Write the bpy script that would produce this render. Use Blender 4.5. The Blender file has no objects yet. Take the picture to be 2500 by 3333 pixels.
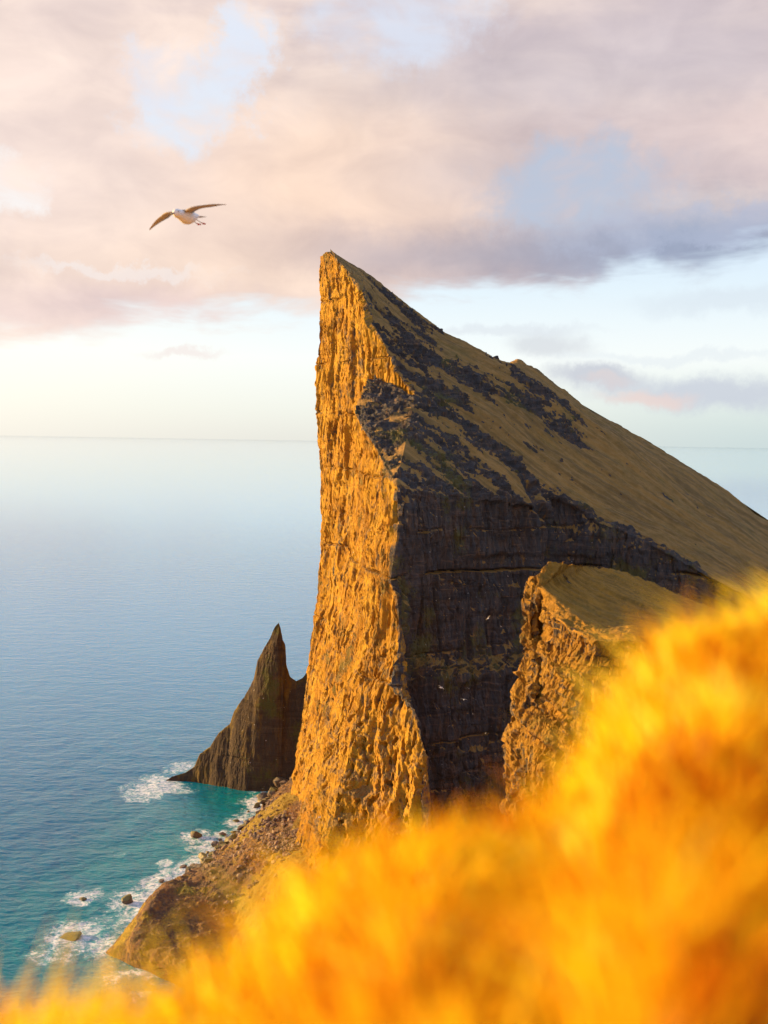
import bpy, bmesh, math, random
import numpy as np
from mathutils import Vector, Matrix

random.seed(7)
RNG = np.random.default_rng(7)
sc = bpy.context.scene
col = sc.collection

# ------------------------------------------------------------------ camera
CAM_Z = 250.0
FPX = 3600.0                       # focal length in pixels of the 2500 x 3333 photograph
PITCH = math.atan(231.5 / FPX)
ROLL = math.radians(0.95)
_F = Vector((0, math.cos(PITCH), -math.sin(PITCH)))
_R0 = Vector((1, 0, 0)); _U0 = Vector((0, math.sin(PITCH), math.cos(PITCH)))
_R = _R0 * math.cos(ROLL) + _U0 * math.sin(ROLL)
_U = -_R0 * math.sin(ROLL) + _U0 * math.cos(ROLL)
cam_data = bpy.data.cameras.new('camera')
cam = bpy.data.objects.new('camera', cam_data); col.objects.link(cam)
cam.matrix_world = Matrix(((_R.x, _U.x, -_F.x, 0), (_R.y, _U.y, -_F.y, 0), (_R.z, _U.z, -_F.z, CAM_Z), (0, 0, 0, 1)))
cam_data.sensor_fit = 'AUTO'; cam_data.sensor_width = 36.0
cam_data.lens = FPX / 3333.0 * 36.0
cam_data.clip_start = 0.05; cam_data.clip_end = 900000.0
cam_data.dof.use_dof = True
cam_data.dof.focus_distance = 560.0
cam_data.dof.aperture_fstop = 1.9
sc.camera = cam

def ray(px, py):
    d = _F + _R * ((px - 1250.0) / FPX) + _U * ((1666.5 - py) / FPX)
    return d
def W(px, py, D):
    """a point of the place: along the line of sight of a photo pixel, D metres north of the camera"""
    d = ray(px, py); k = D / d.y
    return np.array((d.x * k, D, CAM_Z + d.z * k))
def Wz(px, py, z=0.0):
    d = ray(px, py); k = (z - CAM_Z) / d.z
    return np.array((d.x * k, d.y * k, z))
def azel(px, py):
    d = ray(px, py).normalized()
    return math.atan2(d.x, d.y), math.asin(d.z)

# ------------------------------------------------------------------ sun, exposure
SUN_DIR = Vector((-0.955, 0.22, 0.185)).normalized()       # towards the sun: low, over the sea on the left
sun_el = math.asin(SUN_DIR.z); sun_az = math.atan2(SUN_DIR.x, SUN_DIR.y)
sd = bpy.data.lights.new('sun', 'SUN'); so = bpy.data.objects.new('sun', sd); col.objects.link(so)
sd.energy = 5.0; sd.angle = math.radians(0.5); sd.color = (1.0, 0.64, 0.24)
so.rotation_euler = SUN_DIR.to_track_quat('Z', 'Y').to_euler(); so.location = (-300, 100, 500)
sc.view_settings.view_transform = 'Standard'; sc.view_settings.look = 'None'
sc.view_settings.gamma = 1.0; sc.view_settings.use_curve_mapping = False
EXPO = 1.3
sc.view_settings.exposure = EXPO
sc.cycles.use_denoising = True
sc.cycles.use_adaptive_sampling = True; sc.cycles.adaptive_threshold = 0.02; sc.cycles.adaptive_min_samples = 24
try: sc.cycles.denoiser = 'OPENIMAGEDENOISE'
except Exception: pass
sc.cycles.max_bounces = 5; sc.cycles.diffuse_bounces = 2; sc.cycles.transmission_bounces = 4
sc.cycles.sample_clamp_indirect = 4.0

# ------------------------------------------------------------------ node helper
class NB:
    def __init__(s, tree): s.t = tree; s.n = tree.nodes; s.l = tree.links
    def new(s, typ, **kw):
        nd = s.n.new(typ)
        for k, v in kw.items(): setattr(nd, k, v)
        return nd
    def put(s, sock, v):
        if v is None: return
        if hasattr(v, 'is_output') or isinstance(v, bpy.types.NodeSocket): s.l.new(v, sock)
        else: sock.default_value = v
    def math(s, op, a, b=None, c=None, clamp=False):
        nd = s.new('ShaderNodeMath', operation=op, use_clamp=clamp)
        s.put(nd.inputs[0], a); s.put(nd.inputs[1], b)
        if c is not None: s.put(nd.inputs[2], c)
        return nd.outputs[0]
    def vmath(s, op, a, b=None):
        nd = s.new('ShaderNodeVectorMath', operation=op)
        s.put(nd.inputs[0], a)
        if b is not None: s.put(nd.inputs[1], b)
        return nd.outputs[0]
    def mix(s, f, a, b, blend='MIX'):
        nd = s.new('ShaderNodeMix', data_type='RGBA', blend_type=blend)
        s.put(nd.inputs[0], f)
        for i, v in ((6, a), (7, b)):
            if isinstance(v, tuple) and len(v) == 3: v = (*v, 1)
            s.put(nd.inputs[i], v)
        return nd.outputs[2]
    def noise(s, vec, scale, detail=4, rough=0.55, dist=0.0, dim='3D'):
        nd = s.new('ShaderNodeTexNoise', noise_dimensions=dim)
        s.put(nd.inputs['Vector'], vec); s.put(nd.inputs['Scale'], scale)
        nd.inputs['Detail'].default_value = detail; nd.inputs['Roughness'].default_value = rough
        nd.inputs['Distortion'].default_value = dist
        return nd.outputs[0]
    def smooth(s, x, a, b):
        nd = s.new('ShaderNodeMapRange', interpolation_type='SMOOTHSTEP')
        s.put(nd.inputs[0], x); s.put(nd.inputs[1], a); s.put(nd.inputs[2], b)
        nd.inputs[3].default_value = 0; nd.inputs[4].default_value = 1
        return nd.outputs[0]
    def scale(s, vec, v):
        nd = s.new('ShaderNodeMapping'); s.put(nd.inputs[0], vec); nd.inputs[3].default_value = v
        return nd.outputs[0]
    def ramp(s, x, stops):
        nd = s.new('ShaderNodeValToRGB'); s.put(nd.inputs[0], x); e = nd.color_ramp.elements
        while len(e) < len(stops): e.new(0.5)
        for el, (p, c) in zip(e, stops): el.position = p; el.color = (*c, 1)
        return nd.outputs[0]
    def attr(s, name):
        nd = s.new('ShaderNodeAttribute'); nd.attribute_name = name
        return nd.outputs['Fac']

def material(name):
    m = bpy.data.materials.new(name); m.use_nodes = True
    m.node_tree.nodes.clear()
    nb = NB(m.node_tree)
    out = nb.new('ShaderNodeOutputMaterial')
    return m, nb, out

# ------------------------------------------------------------------ world: sky with an evening cloud deck
world = bpy.data.worlds.new('World'); sc.world = world; world.use_nodes = True
world.node_tree.nodes.clear()
nb = NB(world.node_tree)
wout = nb.new('ShaderNodeOutputWorld'); bg = nb.new('ShaderNodeBackground')
sky = nb.new('ShaderNodeTexSky', sky_type='NISHITA'); sky.sun_disc = False
sky.sun_elevation = sun_el; sky.sun_rotation = sun_az
sky.altitude = 250; sky.air_density = 1.0; sky.dust_density = 1.5; sky.ozone_density = 1.0
tc = nb.new('ShaderNodeTexCoord'); dvec = tc.outputs['Generated']
sep = nb.new('ShaderNodeSeparateXYZ'); nb.put(sep.inputs[0], dvec)
AZ = nb.math('ARCTAN2', sep.outputs[0], sep.outputs[1]); EL = nb.math('ARCSINE', sep.outputs[2])
elp = nb.math('MAXIMUM', EL, 0.0)
comb = nb.new('ShaderNodeCombineXYZ'); nb.put(comb.inputs[0], AZ); nb.put(comb.inputs[1], EL)
AE = comb.outputs[0]                                         # azimuth and elevation, radians
warp_n = nb.new('ShaderNodeTexNoise', noise_dimensions='2D'); nb.put(warp_n.inputs['Vector'], AE); warp_n.inputs['Scale'].default_value = 16.0
warp_n.inputs['Detail'].default_value = 7.0; warp_n.inputs['Roughness'].default_value = 0.66
wv = nb.vmath('SUBTRACT', warp_n.outputs['Color'], (0.5, 0.5, 0.5))
def warped(k):
    v = nb.vmath('MULTIPLY', wv, (k, k * 0.7, 0.0)); return nb.vmath('ADD', AE, v)
AEw = warped(0.11); AEl = warped(0.05)
n_big = nb.noise(nb.scale(AE, (1, 1.9, 1)), 5.5, 4, 0.5, 0.4, '2D')
n_str = nb.noise(nb.scale(AE, (1, 4.5, 1)), 8.0, 4, 0.55, 0.2, '2D')
n_mid = nb.noise(nb.scale(AE, (1, 1.8, 1)), 14.0, 5, 0.52, 0.3, '2D')
def blob(px, py, rx, ry, soft=0.5, rot=0.0, k=1.0, src=None):
    """k inside an ellipse of sky directions, fading out; ragged where the directions are warped"""
    a, e = azel(px, py)
    mp = nb.new('ShaderNodeMapping', vector_type='TEXTURE'); nb.put(mp.inputs[0], src or AEw)
    mp.inputs['Location'].default_value = (a, e, 0); mp.inputs['Rotation'].default_value = (0, 0, rot); mp.inputs['Scale'].default_value = (rx / FPX, ry / FPX, 1)
    ln = nb.new('ShaderNodeVectorMath', operation='LENGTH'); nb.put(ln.inputs[0], mp.outputs[0])
    mr = nb.new('ShaderNodeMapRange', interpolation_type='SMOOTHSTEP'); nb.put(mr.inputs[0], ln.outputs['Value'])
    mr.inputs[1].default_value = 1 - soft; mr.inputs[2].default_value = 1 + soft; mr.inputs[3].default_value = k; mr.inputs[4].default_value = 0
    return mr.outputs[0]
def lin(*c): return tuple((x / 255 / 12.92) if x / 255 <= 0.04045 else ((x / 255 + 0.055) / 1.055) ** 2.4 for x in c)
SKY_STRENGTH = 0.1
GAIN = 1.04 / (SKY_STRENGTH * 2 ** EXPO)          # sky colours below are given as they look at this exposure
def sc_(c, k=1.0): return tuple(x * GAIN * k for x in c)
# clear sky: Nishita seen through a bright thin veil
veil = nb.ramp(nb.math('MULTIPLY', elp, 2.2), [
    (0.0, sc_(lin(234, 236, 230))), (0.06, sc_(lin(240, 245, 240))), (0.16, sc_(lin(250, 254, 254))),
    (0.30, sc_(lin(230, 244, 254))), (0.6, sc_(lin(188, 216, 252))), (1.0, sc_(lin(150, 190, 246)))])
right_cool = nb.math('MULTIPLY', nb.math('MULTIPLY', nb.smooth(AZ, -0.02, 0.4), nb.smooth(EL, 0.09, 0.0)), 0.75)
veil = nb.mix(right_cool, veil, sc_(lin(196, 220, 226)))
left_warm = nb.math('MULTIPLY', nb.math('MULTIPLY', nb.smooth(nb.math('ABSOLUTE', nb.math('ADD', AZ, 0.55)), 0.6, 0.0), nb.smooth(EL, 0.35, 0.0)), 0.65)
veil = nb.mix(left_warm, veil, sc_(lin(254, 246, 234), 1.1))
clear = nb.mix(0.88, sky.outputs[0], veil)
# the cloud deck: lower edge rises a little to the right
edge_e0 = azel(1250, 985)[1]; slope_e = (azel(2400, 880)[1] - azel(100, 1110)[1]) / (azel(2400, 880)[0] - azel(100, 1110)[0])
azc = nb.math('MINIMUM', nb.math('MAXIMUM', AZ, -0.6), 0.5)
edge = nb.math('ADD', nb.math('MULTIPLY', azc, slope_e), edge_e0)
over = nb.math('SUBTRACT', EL, edge)
over = nb.math('ADD', over, nb.math('MULTIPLY', nb.math('SUBTRACT', n_str, 0.5), 0.06))
over = nb.math('ADD', over, nb.math('MULTIPLY', nb.math('SUBTRACT', n_mid, 0.5), 0.035))
deck = nb.smooth(over, -0.012, 0.018)
# overhead the deck breaks up into scattered cloud with blue between
open_ = nb.math('MULTIPLY', nb.smooth(EL, 0.37, 0.52), nb.smooth(n_big, 0.74, 0.5))
deck = nb.math('MULTIPLY', deck, nb.math('SUBTRACT', 1.0, nb.math('MULTIPLY', open_, 0.9)))
# tone of the deck: mauve grey with pink, lit peach where it thins
tone = nb.math('ADD', nb.math('MULTIPLY', n_big, 0.65), nb.math('MULTIPLY', n_str, 0.35))
cl_col = nb.mix(nb.smooth(tone, 0.36, 0.64), sc_(lin(212, 196, 198)), sc_(lin(250, 230, 218)))
for (px, py, rx, ry, c, k) in [
        (1130, 600, 640, 230, (254, 224, 202), 0.95), (600, 860, 560, 150, (252, 226, 206), 0.8), (150, 330, 520, 460, (250, 230, 220), 0.8),
        (2250, 430, 460, 120, (238, 216, 210), 0.7), (1750, 260, 700, 110, (206, 196, 200), 0.6), (2250, 130, 640, 160, (206, 196, 204), 0.7),
        (1250, 810, 460, 90, (218, 194, 188), 0.6), (1800, 560, 560, 130, (192, 184, 194), 0.6), (1950, 830, 680, 90, (168, 168, 184), 0.85),
        (2350, 800, 460, 120, (150, 165, 192), 0.85), (400, 1010, 560, 70, (230, 208, 208), 0.6)]:
    cl_col = nb.mix(blob(px, py, rx, ry, 0.8, 0.0, k, AEl), cl_col, sc_(lin(*c)))
relief = nb.math('ADD', nb.math('MULTIPLY', nb.math('SUBTRACT', n_mid, 0.5), 1.3), 0.5)
cl_col = nb.mix(1.0, cl_col, nb.ramp(relief, [(0.0, (0.84, 0.83, 0.85)), (1.0, (1.12, 1.11, 1.08))]), 'MULTIPLY')
# thinner places where blue shows through
wisp = nb.smooth(n_mid, 0.85, 0.38)
for (px, py, rx, ry, rot, k, c) in [
        (610, 350, 150, 110, 0.2, 0.95, (226, 234, 246)), (790, 190, 100, 130, -0.5, 0.95, (224, 232, 246)), (520, 240, 110, 80, 0, 0.6, (224, 230, 244)),
        (1290, 60, 260, 130, 0, 0.85, (218, 226, 242)), (1870, 620, 270, 140, 0.1, 0.9, (184, 196, 216)), (2250, 745, 400, 50, 0.1, 0.4, (190, 200, 224)),
        (0, 620, 130, 90, 0, 0.7, (250, 250, 250)), (420, 890, 260, 26, 0, 0.35, (244, 246, 250))]:
    cl_col = nb.mix(nb.math('MULTIPLY', blob(px, py, rx, ry, 0.42, rot, k), wisp), cl_col, sc_(lin(*c)))
skyc = nb.mix(deck, clear, cl_col)
# small clouds under the deck
for (px, py, rx, ry, c, k) in [
        (1800, 1130, 120, 42, (210, 214, 220), 0.7), (1940, 1232, 130, 36, (200, 204, 214), 0.9), (1970, 1245, 60, 18, (230, 212, 206), 0.5),
        (2330, 1278, 340, 46, (200, 206, 218), 0.85), (2100, 1296, 120, 24, (236, 212, 204), 0.7), (2400, 980, 280, 40, (212, 222, 232), 0.5),
        (1650, 1075, 260, 18, (216, 222, 230), 0.5), (600, 1150, 110, 14, (240, 226, 222), 0.6), (2200, 1165, 300, 16, (224, 232, 238), 0.5)]:
    skyc = nb.mix(blob(px, py, rx, ry, 0.6, 0.0, k, AEl), skyc, sc_(lin(*c)))
nb.put(bg.inputs[0], skyc); bg.inputs[1].default_value = SKY_STRENGTH
nb.l.new(bg.outputs[0], wout.inputs[0])
world.cycles.sampling_method = 'MANUAL'; world.cycles.sample_map_resolution = 512

# ------------------------------------------------------------------ numpy noise
_perm = RNG.permutation(256).astype(np.int32)
_grad = RNG.normal(size=(256, 3)).astype(np.float32); _grad /= np.linalg.norm(_grad, axis=1)[:, None]
def perlin(P):
    P = np.asarray(P, np.float32)
    i = np.floor(P).astype(np.int32); f = P - i
    u = f * f * f * (f * (f * 6 - 15) + 10)
    r = 0
    for dx in (0, 1):
        hx = _perm[(i[:, 0] + dx) & 255]; wx = u[:, 0] if dx else 1 - u[:, 0]
        for dy in (0, 1):
            hy = _perm[(hx + i[:, 1] + dy) & 255]; wy = u[:, 1] if dy else 1 - u[:, 1]
            for dz in (0, 1):
                h = _perm[(hy + i[:, 2] + dz) & 255]; wz = u[:, 2] if dz else 1 - u[:, 2]
                g = _grad[h]
                d = g[:, 0] * (f[:, 0] - dx) + g[:, 1] * (f[:, 1] - dy) + g[:, 2] * (f[:, 2] - dz)
                r = r + wx * wy * wz * d
    return r * 1.5
def fbm(P, octv=4, gain=0.5):
    r = 0; a = 1.0; P = np.asarray(P, np.float32)
    for k in range(octv):
        r = r + a * perlin(P + 17.3 * k); P = P * 2.03; a *= gain
    return r
def ridged(P, octv=3, gain=0.5):
    r = 0; a = 1.0; P = np.asarray(P, np.float32)
    for k in range(octv):
        r = r + a * (1 - np.abs(perlin(P + 31.1 * k)) * 2); P = P * 2.1; a *= gain
    return r
_jit = RNG.uniform(0, 1, (256, 4)).astype(np.float32)
def cellular(P):
    """random value of the nearest cell, and the distance to its border"""
    P = np.asarray(P, np.float32); i = np.floor(P).astype(np.int32); f = P - i
    d1 = np.full(len(P), 9.0, np.float32); d2 = d1.copy(); val = np.zeros(len(P), np.float32)
    for dx in (-1, 0, 1):
        hx = _perm[(i[:, 0] + dx) & 255]
        for dy in (-1, 0, 1):
            hy = _perm[(hx + i[:, 1] + dy) & 255]
            for dz in (-1, 0, 1):
                j = _jit[_perm[(hy + i[:, 2] + dz) & 255]]
                d = (j[:, 0] + dx - f[:, 0]) ** 2 + (j[:, 1] + dy - f[:, 1]) ** 2 + (j[:, 2] + dz - f[:, 2]) ** 2
                m = d < d1
                d2 = np.where(m, d1, np.minimum(d2, d)); val = np.where(m, j[:, 3], val); d1 = np.where(m, d, d1)
    return val, np.sqrt(d2) - np.sqrt(d1)
def sstep(x, a, b):
    t = np.clip((x - a) / (b - a), 0, 1); return t * t * (3 - 2 * t)

# ------------------------------------------------------------------ grids and meshes
def polyline(pts, n, pw=1.0):
    """n+1 points along a polyline, evenly spaced by length (closer together at the start when pw > 1)"""
    pts = np.array(pts, float); L = np.r_[0, np.cumsum(np.linalg.norm(np.diff(pts, axis=0), axis=1))]
    if L[-1] < 1e-9: return np.repeat(pts[:1], n + 1, 0)
    s = np.linspace(0, 1, n + 1) ** pw * L[-1]
    return np.stack([np.interp(s, L, pts[:, k]) for k in range(3)], 1)
def loft(cols, segs, nrow, pw=1.0):
    """cols: list of polylines running top to bottom; segs: steps between neighbouring columns"""
    c = [polyline(p, nrow, pw) for p in cols]
    out = [c[0][:, None, :]]
    for a, b, s in zip(c[:-1], c[1:], segs):
        t = (np.arange(1, s + 1) / s)[None, :, None]
        out.append(a[:, None, :] * (1 - t) + b[:, None, :] * t)
    return np.concatenate(out, 1)
def relax(g, it):
    for _ in range(it):
        h = g.copy()
        h[1:-1, 1:-1] = 0.2 * g[1:-1, 1:-1] + 0.2 * (g[2:, 1:-1] + g[:-2, 1:-1] + g[1:-1, 2:] + g[1:-1, :-2])
        g = h
    return g
def weld(grids, attrs):
    """join grids that share borders; attrs: one dict of per-grid constant or array values for each grid"""
    V = []; Q = []; A = {k: [] for k in attrs[0]}; o = 0
    for g, at in zip(grids, attrs):
        r, c, _ = g.shape; V.append(g.reshape(-1, 3))
        idx = np.arange(r * c).reshape(r, c) + o
        Q.append(np.stack([idx[:-1, :-1], idx[1:, :-1], idx[1:, 1:], idx[:-1, 1:]], -1).reshape(-1, 4)); o += r * c
        for k in A: A[k].append(np.full(r * c, at[k], np.float32) if np.isscalar(at[k]) else np.asarray(at[k], np.float32).reshape(-1))
    V = np.concatenate(V); Q = np.concatenate(Q)
    key = np.round(V * 200).astype(np.int64)
    _, first, inv = np.unique(key, axis=0, return_index=True, return_inverse=True); inv = inv.reshape(-1)
    cnt = np.bincount(inv).astype(np.float32)
    out = {k: (np.bincount(inv, np.concatenate(A[k])) / cnt).astype(np.float32) for k in A}
    return V[first], inv[Q], out
def normals(V, Q):
    n = np.cross(V[Q[:, 2]] - V[Q[:, 0]], V[Q[:, 3]] - V[Q[:, 1]])
    N = np.zeros_like(V)
    for k in range(4):
        for j in range(3): N[:, j] += np.bincount(Q[:, k], n[:, j], len(V))
    return N / (np.linalg.norm(N, axis=1)[:, None] + 1e-12)
def diffuse(x, Q, n, it):
    for _ in range(it):
        s = np.zeros(n, np.float32); c = np.zeros(n, np.float32)
        m = x[Q].mean(1)
        for k in range(4):
            s += np.bincount(Q[:, k], m, n).astype(np.float32); c += np.bincount(Q[:, k], minlength=n).astype(np.float32)
        x = s / np.maximum(c, 1)
    return x
def make_mesh(name, V, Q, attrs=None, smooth=True):
    Q = np.asarray(Q); me = bpy.data.meshes.new(name)
    k = Q.shape[1]
    if k == 4:      # drop collapsed quads to triangles
        bad = (Q[:, 0] == Q[:, 1]) | (Q[:, 1] == Q[:, 2]) | (Q[:, 2] == Q[:, 3]) | (Q[:, 3] == Q[:, 0])
        faces_bad = []
        for q in Q[bad]:
            u = []
            for x in q:
                if x not in u: u.append(int(x))
            if len(u) == 3: faces_bad.append(u)
        Q = Q[~bad]
    else: faces_bad = []
    nl = len(Q) * k + 3 * len(faces_bad); nf = len(Q) + len(faces_bad)
    me.vertices.add(len(V)); me.vertices.foreach_set('co', np.asarray(V, np.float32).ravel())
    me.loops.add(nl); me.polygons.add(nf)
    li = np.concatenate([Q.ravel(), np.array(faces_bad, np.int64).ravel()]).astype(np.int32)
    me.loops.foreach_set('vertex_index', li)
    st = np.concatenate([np.arange(len(Q)) * k, len(Q) * k + 3 * np.arange(len(faces_bad))]).astype(np.int32)
    me.polygons.foreach_set('loop_start', st)
    if isinstance(smooth, np.ndarray):
        fs = np.ones(nf, bool); fs[:len(Q)] = smooth[Q].mean(1) > .5; me.polygons.foreach_set('use_smooth', fs)
    else: me.polygons.foreach_set('use_smooth', np.full(nf, smooth))
    for a, v in (attrs or {}).items():
        at = me.attributes.new(a, 'FLOAT', 'POINT'); at.data.foreach_set('value', np.asarray(v, np.float32))
    me.update(calc_edges=True); me.validate()
    return me
def link(name, me, mat=None, parent=None, **props):
    o = bpy.data.objects.new(name, me); col.objects.link(o)
    if mat and me is not None and len(me.materials) == 0: me.materials.append(mat)
    if parent: o.parent = parent
    for k, v in props.items(): o[k] = v
    return o

# ------------------------------------------------------------------ materials
def rock_material(name, dark, brown, ochre, grass, moss, speck=0.5, unit=1.0):
    """bedrock with ochre lichens, dry grass and moss; attributes: turf (0 rock, 1 dry grass), lichen (0..1, ochre growth with painted sunlight)"""
    m, nb, out = material(name)
    tcn = nb.new('ShaderNodeTexCoord'); P = tcn.outputs['Object']
    geo = nb.new('ShaderNodeNewGeometry')
    turf = nb.attr('turf'); lich = nb.attr('sun_lichen')
    nA = nb.noise(P, 0.035 * unit, 5, 0.6); nB = nb.noise(P, 0.16 * unit, 6, 0.65); nC = nb.noise(P, 0.8 * unit, 5, 0.65)
    flow = nb.scale(P, (1.0, 1.0, 0.16)); nF = nb.noise(flow, 0.35 * unit, 6, 0.65)
    strat = nb.scale(P, (0.06, 0.06, 1.0)); nS = nb.noise(strat, 0.28 * unit, 5, 0.6, 0.3)
    base = nb.mix(nb.math('MULTIPLY', nb.smooth(nF, 0.42, 0.72), 0.8), dark, brown)
    base = nb.mix(nb.math('MULTIPLY', nb.smooth(nS, 0.5, 0.68), 0.55), base, tuple(x * 0.55 for x in dark))
    strat2 = nb.scale(P, (0.09, 0.09, 1.0)); nS2 = nb.noise(strat2, 0.5 * unit, 6, 0.68, 0.9)
    base = nb.mix(nb.math('MULTIPLY', nb.smooth(nS2, 0.54, 0.72), 0.6), base, tuple(x * 1.6 for x in brown))
    base = nb.mix(nb.math('MULTIPLY', nb.smooth(nS2, 0.44, 0.34), 0.6), base, tuple(x * 0.5 for x in dark))
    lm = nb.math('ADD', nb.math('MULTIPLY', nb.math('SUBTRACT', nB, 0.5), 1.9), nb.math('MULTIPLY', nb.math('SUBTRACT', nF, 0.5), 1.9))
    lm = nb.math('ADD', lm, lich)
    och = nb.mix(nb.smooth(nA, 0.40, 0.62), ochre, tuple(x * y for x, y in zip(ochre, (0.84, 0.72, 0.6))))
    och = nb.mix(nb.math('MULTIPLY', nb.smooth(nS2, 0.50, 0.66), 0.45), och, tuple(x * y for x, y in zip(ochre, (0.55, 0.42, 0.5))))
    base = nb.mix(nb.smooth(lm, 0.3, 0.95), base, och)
    nV = nb.noise(nb.scale(P, (1.0, 1.0, 0.10)), 1.3 * unit, 5, 0.7)
    base = nb.mix(nb.math('MULTIPLY', nb.smooth(nV, 0.55, 0.68), 0.5), base, tuple(x * 1.1 for x in brown))
    base = nb.mix(nb.math('MULTIPLY', nb.math('MULTIPLY', nb.smooth(nA, 0.52, 0.68), 0.35), nb.smooth(lich, 0.1, 0.5)), base, (0.20, 0.105, 0.05))
    mo = nb.math('ADD', nA, nb.math('MULTIPLY', nC, 0.35))
    base = nb.mix(nb.math('MULTIPLY', nb.smooth(mo, 0.74, 0.86), 0.75), base, moss)
    vor = nb.new('ShaderNodeTexVoronoi'); nb.put(vor.inputs['Vector'], P); vor.inputs['Scale'].default_value = 0.42 * unit
    sp = nb.math('MULTIPLY', nb.math('LESS_THAN', vor.outputs['Distance'], 0.16), nb.smooth(nB, 0.56, 0.66))
    base = nb.mix(nb.math('MULTIPLY', sp, speck), base, (0.55, 0.53, 0.50))
    g2 = nb.mix(nb.smooth(nB, 0.35, 0.65), grass, tuple(x * y for x, y in zip(grass, (0.72, 0.74, 0.7))))
    g2 = nb.mix(nb.math('MULTIPLY', nb.smooth(nA, 0.52, 0.70), 0.3), g2, moss)
    g2 = nb.mix(nb.math('MULTIPLY', nb.smooth(nC, 0.58, 0.74), 0.45), g2, tuple(x * 0.45 for x in grass))
    st_ = nb.attr('streak')
    g2 = nb.mix(nb.math('MULTIPLY', nb.smooth(st_, 0.05, 0.55), 0.55), g2, tuple(x * y for x, y in zip(grass, (0.42, 0.46, 0.6))))
    g2 = nb.mix(nb.math('MULTIPLY', nb.smooth(st_, -0.1, -0.55), 0.35), g2, tuple(x * y for x, y in zip(grass, (1.35, 1.25, 1.1))))
    tm = nb.math('ADD', turf, nb.math('MULTIPLY', nb.math('SUBTRACT', nC, 0.5), 0.7))
    tm = nb.math('ADD', tm, nb.math('MULTIPLY', nb.math('SUBTRACT', nB, 0.5), 0.5))
    c = nb.mix(nb.smooth(tm, 0.42, 0.58), base, g2)
    bs = nb.new('ShaderNodeBsdfPrincipled'); nb.put(bs.inputs['Base Color'], c)
    bs.inputs['Roughness'].default_value = 0.9; bs.inputs['Specular IOR Level'].default_value = 0.2
    bump = nb.new('ShaderNodeBump'); bump.inputs['Strength'].default_value = 0.8; bump.inputs['Distance'].default_value = 1.2 / unit
    h = nb.math('ADD', nb.math('MULTIPLY', nC, 0.8), nb.math('MULTIPLY', nb.noise(nb.scale(P, (1, 1, 0.25)), 1.1 * unit, 5, 0.7), 1.3))
    nb.put(bump.inputs['Height'], h)
    nb.l.new(bump.outputs[0], bs.inputs['Normal'])
    nb.l.new(bs.outputs[0], out.inputs[0])
    return m
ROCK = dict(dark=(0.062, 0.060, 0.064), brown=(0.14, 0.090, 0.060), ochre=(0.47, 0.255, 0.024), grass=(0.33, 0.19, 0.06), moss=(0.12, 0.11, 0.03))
mat_rock = rock_material('headland_rock_and_turf', **ROCK)
mat_near = rock_material('near_headland_rock_and_turf', unit=1.9, speck=0.25, **{**ROCK, 'grass': (0.34, 0.170, 0.022), 'ochre': (0.36, 0.195, 0.025), 'brown': (0.11, 0.07, 0.042), 'dark': (0.06, 0.05, 0.045)})
mat_talus = rock_material('talus_earth', dark=(0.11, 0.07, 0.045), brown=(0.23, 0.115, 0.048), ochre=(0.30, 0.165, 0.05), grass=(0.30, 0.195, 0.035), moss=(0.17, 0.16, 0.025), speck=0.2, unit=1.3)
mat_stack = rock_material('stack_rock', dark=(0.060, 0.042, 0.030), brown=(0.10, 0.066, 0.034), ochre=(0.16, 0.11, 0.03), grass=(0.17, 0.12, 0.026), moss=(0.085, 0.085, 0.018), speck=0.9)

# ------------------------------------------------------------------ the main headland
def Dp(px):                                    # plan line of the upper sea wall
    k = (px - 1250) / FPX
    t = (45 + 765 * k) / (64 + 110 * k)
    return 765 - 110 * t
top_px = [(1043, 835), (1075, 820), (1130, 880), (1180, 955), (1196, 1010), (1212, 1060), (1245, 1110), (1268, 1160), (1290, 1205), (1325, 1255), (1355, 1295)]
bot_px = [(1031, 1240), (1060, 1240), (1110, 1240), (1165, 1239), (1225, 1236), (1245, 1243), (1268, 1252), (1290, 1262), (1312, 1273), (1334, 1284), (1355, 1295)]
U_top = [W(x, y, Dp(x)) for x, y in top_px]
U_bot = [W(x, y, Dp(x)) for x, y in bot_px]; U_bot[-1] = U_top[-1]
crest_px = [(1190, 1266, 684), (1152, 1338, 657), (1180, 1398, 633), (1213, 1445, 611), (1252, 1512, 586), (1290, 1580, 559)]
E_low = U_bot[:5] + [W(*p) for p in crest_px]               # top edge of the lower sea wall, 11 points
foot_px = [(968, 2500, 748), (962, 2545, 730), (960, 2560, 712), (961, 2578, 692), (963, 2600, 670), (966, 2630, 642), (969, 2670, 612), (970, 2720, 580), (967, 2790, 540), (1010, 2930, 496)]
foot = [W(*p) for p in foot_px]
def sea_col(top, ft):
    pts = []
    for t in np.linspace(0, 1, 9):
        g = 0.25 * t + 0.75 * t ** 2.4
        pts.append(np.array([top[0] + (ft[0] - top[0]) * g, top[1] + (ft[1] - top[1]) * g, top[2] + (ft[2] - top[2]) * t]))
    pts.append(np.array([ft[0] - 4, ft[1] - 2, -6.0]))
    return pts
arete = [W(*p) for p in [(1290, 1580, 559), (1297, 1700, 556), (1270, 1890, 550), (1290, 1950, 545), (1312, 2110, 538), (1300, 2240, 530), (1352, 2320, 522), (1392, 2500, 512), (1402, 2650, 503), (1430, 3000, 485)]] + [Wz(1450, 3290, -6)]
lower_cols = [[W(*p) for p in [(1031, 1240, 765), (1040, 1390, 764.5), (1055, 1600, 763.5), (1056, 1880, 762), (1032, 2050, 760), (1002, 2250, 757), (968, 2500, 748)]] + [np.array([foot[0][0] - 3, 746, -6.0])]]
lower_cols[0][0] = U_bot[0]
for k in range(1, 10): lower_cols.append(sea_col(E_low[k], foot[k]))
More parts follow.
